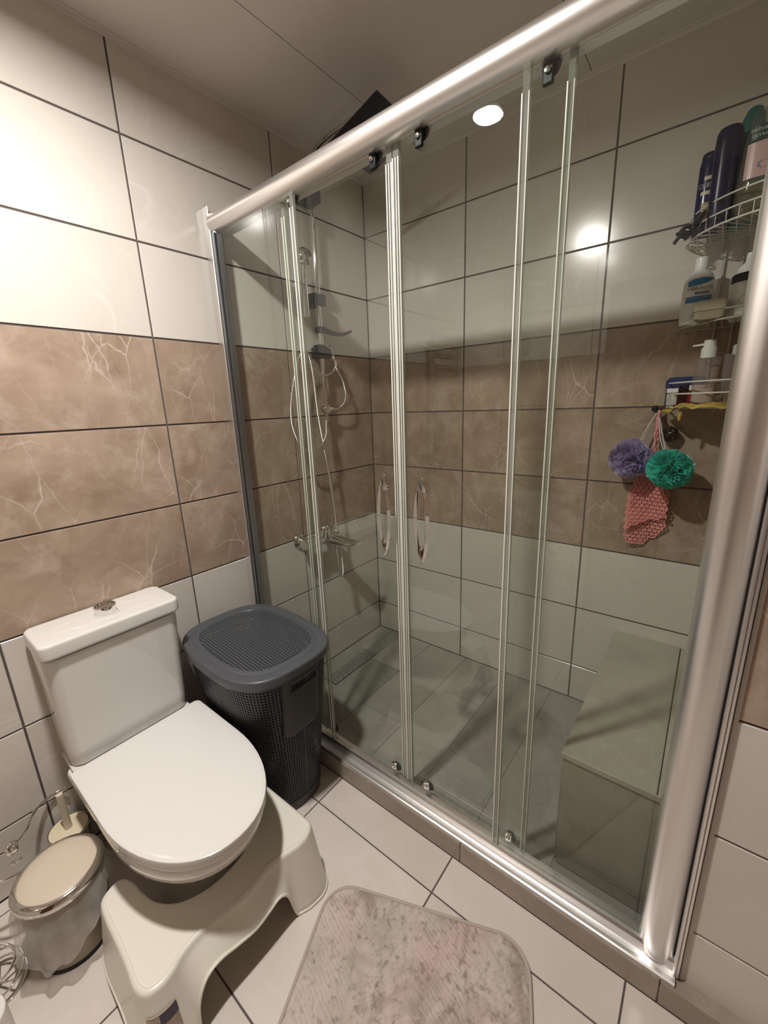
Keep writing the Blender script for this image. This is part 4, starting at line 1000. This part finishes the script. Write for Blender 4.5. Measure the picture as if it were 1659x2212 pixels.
# middle shelf: white bottle with blue label
cE = (-.120, -1.491, 1.704)
E_ = thing('lotion_bottle', 'white bottle with blue label and white cap on the middle shelf', 'bottle', cE)
ellbottle(cE, [(.93,0),(1,.004),(1,.105),(.96,.128),(.80,.146),(.52,.158),(.46,.160)], .031, .042, 0, 'body', WHITEP, E_, e=2.2)
MB().lathe([(.0175,.156),(.018,.158),(.0175,.194),(.016,.197),(.0001,.197)], cE, 28, cap1=False).build('cap', WHITEP, parent=E_, smooth=40)
kE = dict(eps=.0008)
AE = FA+.22
decal(E_, cE, .042, cE[2]+.124, patch(.04, .016, 12, 4, shape=lambda i, j: ((i-.5)*.058, (j-.5)*.020*math.sin(PI*min(1, .25+i*.72))**.8+.009*i-.004)), LBL_BLUE, 'label_leaf', ang_=AE, **kE)
decal(E_, cE, .042, cE[2]+.104, text_flat('VIBEAUTY', .0135), LBL_TXT, 'lettering', ang_=AE, eps=.0016)
decal(E_, cE, .042, cE[2]+.0905, patch(.030, .0085), LBL_GREY, 'label_badge', ang_=AE+.12, **kE)
decal(E_, cE, .042, cE[2]+.073, patch(.062, .018, 12, 3), LBL_BLUE, 'label_band', ang_=AE, **kE)
decal(E_, cE, .042, cE[2]+.076, text_flat('ANTI & PRO KERATIN', .0052), mat('label_pale_text', (.35,.45,.6), .5), 'lettering', ang_=AE, eps=.0016)
# soap box, tub with black lid, another white bottle
sb = thing('soap_box', 'translucent beige soap box at the front of the middle shelf', 'soap box', (-.16, -1.535, 1.704))
MB().loft([[(x, y, z_) for x, y in rrect(-.225-i, -.170+i, -1.572-i, -1.492+i, .012)] for z_, i in ((1.704, -.006), (1.708, -.002), (1.728, 0))]).build('base', SOAP, parent=sb, smooth=40)
MB().loft([[(x, y, z_) for x, y in rrect(-.227-i, -.168+i, -1.574-i, -1.490+i, .012)] for z_, i in ((1.729, 0), (1.752, .0), (1.759, -.006))]).build('lid', mat('beige_soap_lid', (.45,.40,.30), .35), parent=sb, smooth=40)
jr = thing('cream_jar', 'round white cream jar with a black lid at the right of the middle shelf', 'jar', (-.15, -1.617, 1.704))
MB().lathe([(.040,0),(.045,.004),(.046,.085),(.043,.097),(.040,.10)], (-.15, -1.617, 1.704), 40).build('jar_body', WHITEP, parent=jr, smooth=40)
MB().lathe([(.042,.098),(.0455,.100),(.0455,.118),(.041,.122),(.0001,.123)], (-.15, -1.617, 1.704), 40, cap1=False).build('lid', BLACKP, parent=jr, smooth=40)
b = MB().add(wrap([(.013*math.cos(2*PI*k/32), .013*math.sin(2*PI*k/32), 0) for k in range(32)]+[(.011*math.cos(2*PI*k/32), .011*math.sin(2*PI*k/32), 0) for k in range(32)], (-.15, -1.617), .046, FA-.15, 1.750), [(k, (k+1) % 32, 32+(k+1) % 32, 32+k) for k in range(32)]); b.build('emblem', LBL_SILV, parent=jr, recalc=False)
cG = (-.075, -1.612, 1.704)
G = thing('lotion_bottle', 'white bottle half hidden behind the cream jar', 'bottle', cG)
ellbottle(cG, [(.9,0),(1,.005),(1,.13),(.8,.155),(.4,.17),(.35,.195)], .026, .034, 0, 'body', WHITEP, G)
# lower shelf: pump bottle etc.
cP = (-.105, -1.543, 1.452)
Pm = thing('pump_bottle', 'clear pinkish pump bottle with white pump head on the lower shelf', 'bottle', cP)
ellbottle(cP, [(.9,0),(1,.004),(1,.128),(.94,.140),(.6,.150)], .027, .034, 0, 'body', CLEARP, Pm, e=2.6)
ellbottle(cP, [(.86,.003),(.95,.006),(.95,.062)], .0265, .0335, 0, 'liquid', LIQW, Pm, e=2.6)
b = MB().lathe([(.022,.146),(.0225,.148),(.022,.178),(.0175,.180),(.0175,.200),(.0155,.202),(.0001,.202)], cP, 26, cap1=False); b.tube([(cP[0], cP[1]+.008, cP[2]+.190), (cP[0]-.004, cP[1]+.046, cP[2]+.187)], lambda t: .0042-.001*t, 10); b.build('pump', WHITEP, parent=Pm, smooth=40)
decal(Pm, cP, .030, cP[2]+.058, text_flat('3X', .018), mat('label_rose_text', (.28,.14,.13), .5), 'lettering', eps=.0008, ang_=FA+.35)
decal(Pm, cP, .030, cP[2]+.105, text_flat('repair', .010), bpy.data.materials['label_rose_text'], 'lettering', eps=.0008, ang_=FA+.45)
bl = MB().loft([[(x_, y, z_) for y, z_ in rrect(-1.545, -1.428, 1.500, 1.545, .016)] for x_ in (-.030, -.020)])
o = bl.build('blue_brush_board', BLUEB, org=(-.025, -1.486, 1.500), bevel=.003); tag(o, 'flat dark blue rounded board behind the lower shelf bottles', 'board'); o.name = 'blue_board'
b1 = thing('small_bottle', 'small white bottle lying at the left of the lower shelf', 'bottle', (-.10, -1.457, 1.452))
MB().loft([[(x, y, z_) for x, y in rrect(-.115+i, -.082-i, -1.474+i, -1.442-i, .006)] for z_, i in ((1.450, 0), (1.485, 0), (1.490, .003))]).build('body', mat('grey_label', (.42,.41,.38), .4, var=.5, vscale=120), parent=b1, smooth=40)
MB().box(-.116, -.081, -1.475, -1.441, 1.491, 1.506).build('cap', WHITEP, parent=b1, bevel=.002)
b2 = thing('nail_polish_bottle', 'dark wine bottle with black cap between two small bottles, lower shelf', 'bottle', (-.085, -1.487, 1.452))
MB().loft([[(x, y, z_) for x, y in rrect(-.105+i, -.070-i, -1.503+i, -1.473-i, .006)] for z_, i in ((1.450, 0), (1.492, 0), (1.496, .004))]).build('body', WINE, parent=b2, smooth=40)
MB().box(-.102, -.072, -1.501, -1.475, 1.496, 1.518).build('cap', BLACKP, parent=b2, bevel=.002)
b3 = thing('nail_polish_bottle', 'red glossy bottle with white cap beside the pump bottle', 'bottle', (-.085, -1.512, 1.452))
MB().loft([[(x, y, z_) for x, y in rrect(-.105+i, -.070-i, -1.528+i, -1.500-i, .006)] for z_, i in ((1.450, 0), (1.492, 0), (1.496, .004))]).build('body', REDG, parent=b3, smooth=40)
MB().box(-.102, -.073, -1.526, -1.503, 1.497, 1.514).build('cap', WHITEP, parent=b3, bevel=.002)
cT = (-.10, -1.614, 1.455)
Tt = thing('squeeze_tube', 'clear grey squeeze tube standing right of the pump bottle', 'tube', cT)
ellbottle(cT, [(.55,0),(.6,.02),(.9,.03),(1,.08),(1.02,.15)], .018, .030, .2, 'tube_body', CLEARP, Tt)
MB().lathe([(.018,0),(.020,.003),(.020,.026),(.017,.03)], (-.13, -1.622, 1.60), 22).build('cap', mat('pale_grey_cap', (.45,.46,.42), .35), parent=Tt, smooth=40)
# yellow cloth draped on the lower shelf
v = []; f = []; nx_, ny_ = 26, 16
for i in range(nx_+1):
    for j_ in range(ny_+1):
        a = math.radians(10+66*i/nx_); r = .262-.15*j_/ny_
        zz = 1.449+.010*noise.noise(Vector((i*.4, j_*.4, 1)))+.004
        if j_ < 4: zz -= (4-j_)*.006*(1 if i < 9 else .35)
        v.append(Vector((-r*math.sin(a)-.01, -1.688+r*math.cos(a), zz)))
for i in range(nx_):
    for j_ in range(ny_):
        a = i*(ny_+1)+j_; f.append((a, a+1, a+ny_+2, a+ny_+1))
o = MB().add(v, f).build('yellow_cloth', YCLOTH, org=(-.12, -1.55, 1.45), recalc=False, smooth=180); solid(o, .004, 1); tag(o, 'crumpled mustard yellow cloth spread on the lower caddy shelf', 'cloth')
b = MB(); b.tube(cr([(-.13,-1.500,1.450),(-.142,-1.494,1.432),(-.145,-1.490,1.412),(-.143,-1.490,1.400)], 6), lambda t: .008-.003*t, 8); b.build('corner', YCLOTH, parent=o, smooth=60)

# bath puffs ---------------------------------------------------------------
def puff(name, label, c, R, m, n, seed, cord_pts):
    t = thing(name, label, 'bath puff', c, None); rnd = random.Random(seed); b = MB()
    for k in range(n):
        zf = 1-2*(k+.5)/n; th = k*2.39996; d_ = Vector((math.sqrt(1-zf*zf)*math.cos(th), math.sqrt(1-zf*zf)*math.sin(th), zf))
        d_ = (d_+Vector([rnd.uniform(-.25, .25) for _ in range(3)])).normalized()
        a1 = d_.orthogonal().normalized(); a1 = (Matrix.Rotation(rnd.uniform(0, 2*PI), 3, d_) @ a1); a2 = d_.cross(a1)
        wd = R*rnd.uniform(.34, .52); R2 = R*rnd.uniform(.80, 1.04); fr = rnd.uniform(2.4, 4.4); ph = rnd.uniform(0, 6)
        v_ = []; f_ = []; nu, nv = 8, 4
        for j_ in range(nv+1):
            q = j_/nv
            for i in range(nu+1):
                u = (i/nu-.5)*2
                rad = R2*(.25+.75*q)-R*.10*u*u*q
                lat = u*wd*(.15+.85*q); wav = R*.17*q*math.sin(u*fr*PI+ph)
                v_.append(Vector(c)+d_*rad+a1*lat+a2*wav)
        for j_ in range(nv):
            for i in range(nu): a = j_*(nu+1)+i; f_.append((a, a+1, a+nu+2, a+nu+1))
        b.add(v_, f_)
    o = b.build('mesh_ruffles', m, parent=t, recalc=False, smooth=180); o['kind'] = 'stuff'
    q = MB()
    for pts in cord_pts: q.tube(cr(pts, 8), .0022, 6)
    q.build('cord', CORD, parent=t, smooth=60); return t
HP = (-.036, -1.416, 1.428)
pc, gc = (-.100, -1.352, 1.256), (-.136, -1.482, 1.230)
puff('bath_puff', 'lilac mesh bath puff hanging left of the turquoise one', pc, .074, PURP, 190, 1, [[HP, (-.05, -1.392, 1.375), (-.06, -1.372, 1.32), pc], [HP, (-.046, -1.396, 1.375), (-.055, -1.378, 1.32), pc]])
puff('bath_puff', 'turquoise mesh bath puff hanging in front of the pink washcloth', gc, .072, GREEN, 190, 2, [[HP, (-.06, -1.428, 1.37), (-.085, -1.445, 1.31), gc], [HP, (-.056, -1.434, 1.37), (-.08, -1.452, 1.31), gc]])
sr = MB(); rnd = random.Random(5); pts = []
for k in range(260):
    a, e_ = k*.71+rnd.uniform(-.3, .3), k*.37; pts.append(Vector((-.034, -1.462, 1.345))+Vector((math.cos(a)*math.cos(e_), math.sin(a)*math.cos(e_), math.sin(e_)))*rnd.uniform(.019, .029))
sr.tube(cr(pts, 2), .0016, 4); sr.tube(cr([(-.034,-1.455,1.365),(-.038,-1.435,1.40),HP], 6), .0018, 6)
o = sr.build('wire_scrubber', STEELW, org=(-.034, -1.462, 1.345), smooth=60); tag(o, 'dark curly wire scrubber hanging above the turquoise puff', 'scrubber')
# pink crochet washcloth: triangular lace lattice made of yarn
pk = thing('crochet_washcloth', 'pink crocheted lace washcloth hanging from the wall hook', 'washcloth', (-.05, -1.415, 1.10))
def cloth_layer(W0, zt, zbf, xoff, seed, wfun, yfun, name):
    e_ = .0175; b = MB(); hgt = e_*math.sqrt(3)/2; nr = int((zt-.86)/hgt); pts_ = {}
    for r in range(nr+1):
        for c_ in range(-14, 15):
            x_ = (c_+(.5 if r % 2 else 0))*e_; zz = zt-r*hgt
            pts_[(r, c_)] = (x_, zz)
    def place(x_, zz):
        w = wfun(zz)   # visible half width; lattice compresses towards the top
        sc_ = 1.0
        X = xoff-.009*math.cos(x_*38+zz*9)*sc_-.003*math.sin(zz*40)
        return Vector((X, yfun(zz)-x_*sc_, zz))
    def inside(x_, zz): return abs(x_) <= wfun(zz) and zz >= zbf(x_*.083/max(.05, wfun(zz)))
    r_y = .0019
    for (r, c_), (x_, zz) in pts_.items():
        if not inside(x_, zz): continue
        nb = [(r, c_+1), (r+1, c_), (r+1, c_+(1 if r % 2 else -1))]
        for q in nb:
            if q in pts_ and inside(*pts_[q]):
                p0, p1 = place(x_, zz), place(*pts_[q]); mid = (p0+p1)/2+Vector((-.0012, 0, 0))
                b.tube([p0, mid, p1], lambda t: r_y*(.85+.5*math.sin(PI*t)), 5, cap=False)
    o = b.build(name, PINKY, parent=pk, smooth=60); return o
def wf(zz):
    if zz > 1.20: return .016+.03*max(0, (1.26-zz))/.06*.6
    return min(.074, .034+(1.20-zz)*.42)
def yf(zz): return -1.418+.0*(1.2-zz)
cloth_layer(.08, 1.245, lambda x_: .985+.42*x_+.012*abs(math.sin(x_*60)), -.042, 1, wf, yf, 'front_fold')
cloth_layer(.08, 1.235, lambda x_: .882+1.1*max(0, x_-.005)+.9*max(0, -x_-.045)+.010*abs(math.sin(x_*60)), -.018, 2, wf, yf, 'back_fold')
b = MB()
for k in range(3):
    y0_ = -1.418+.006*(k-1)
    b.tube([Vector((-.036-.004*k, HP[1]-.004+(y0_-HP[1])*t+.003*math.sin(t*22+k*2), 1.432-(.20)*t)) for t in [i/26 for i in range(27)]], lambda t: .0038+.0012*math.sin(t*60), 7)
b.build('hanging_loop', PINKY, parent=pk, smooth=60)

# towel radiator out of frame on the left wall; it only shows mirrored in the glass
tr_ = thing('towel_radiator', 'white ladder towel radiator on the tiled wall left of the toilet', 'radiator', (-2.5, -.06, .95))
b = MB()
for x in (-2.68, -2.32): b.tube([(x, -.075, .95), (x, -.075, 1.95)], .016, 14)
b.build('upright', ALU_D, parent=tr_, smooth=50)
for k in range(14):
    zz = 1.0+k*.068+(.03 if k > 6 else 0)
    MB().tube(cr([(-2.68, -.078, zz), (-2.6, -.095, zz), (-2.5, -.1, zz), (-2.4, -.095, zz), (-2.32, -.078, zz)], 4), .010, 10).build('bar', ALU_D, parent=tr_, smooth=50)
b = MB()
for x in (-2.66, -2.34):
    for zz in (1.05, 1.85): b.tube([(x, 0, zz), (x, -.075, zz)], .008, 10)
b.build('bracket', WHITEP, parent=tr_, smooth=50)
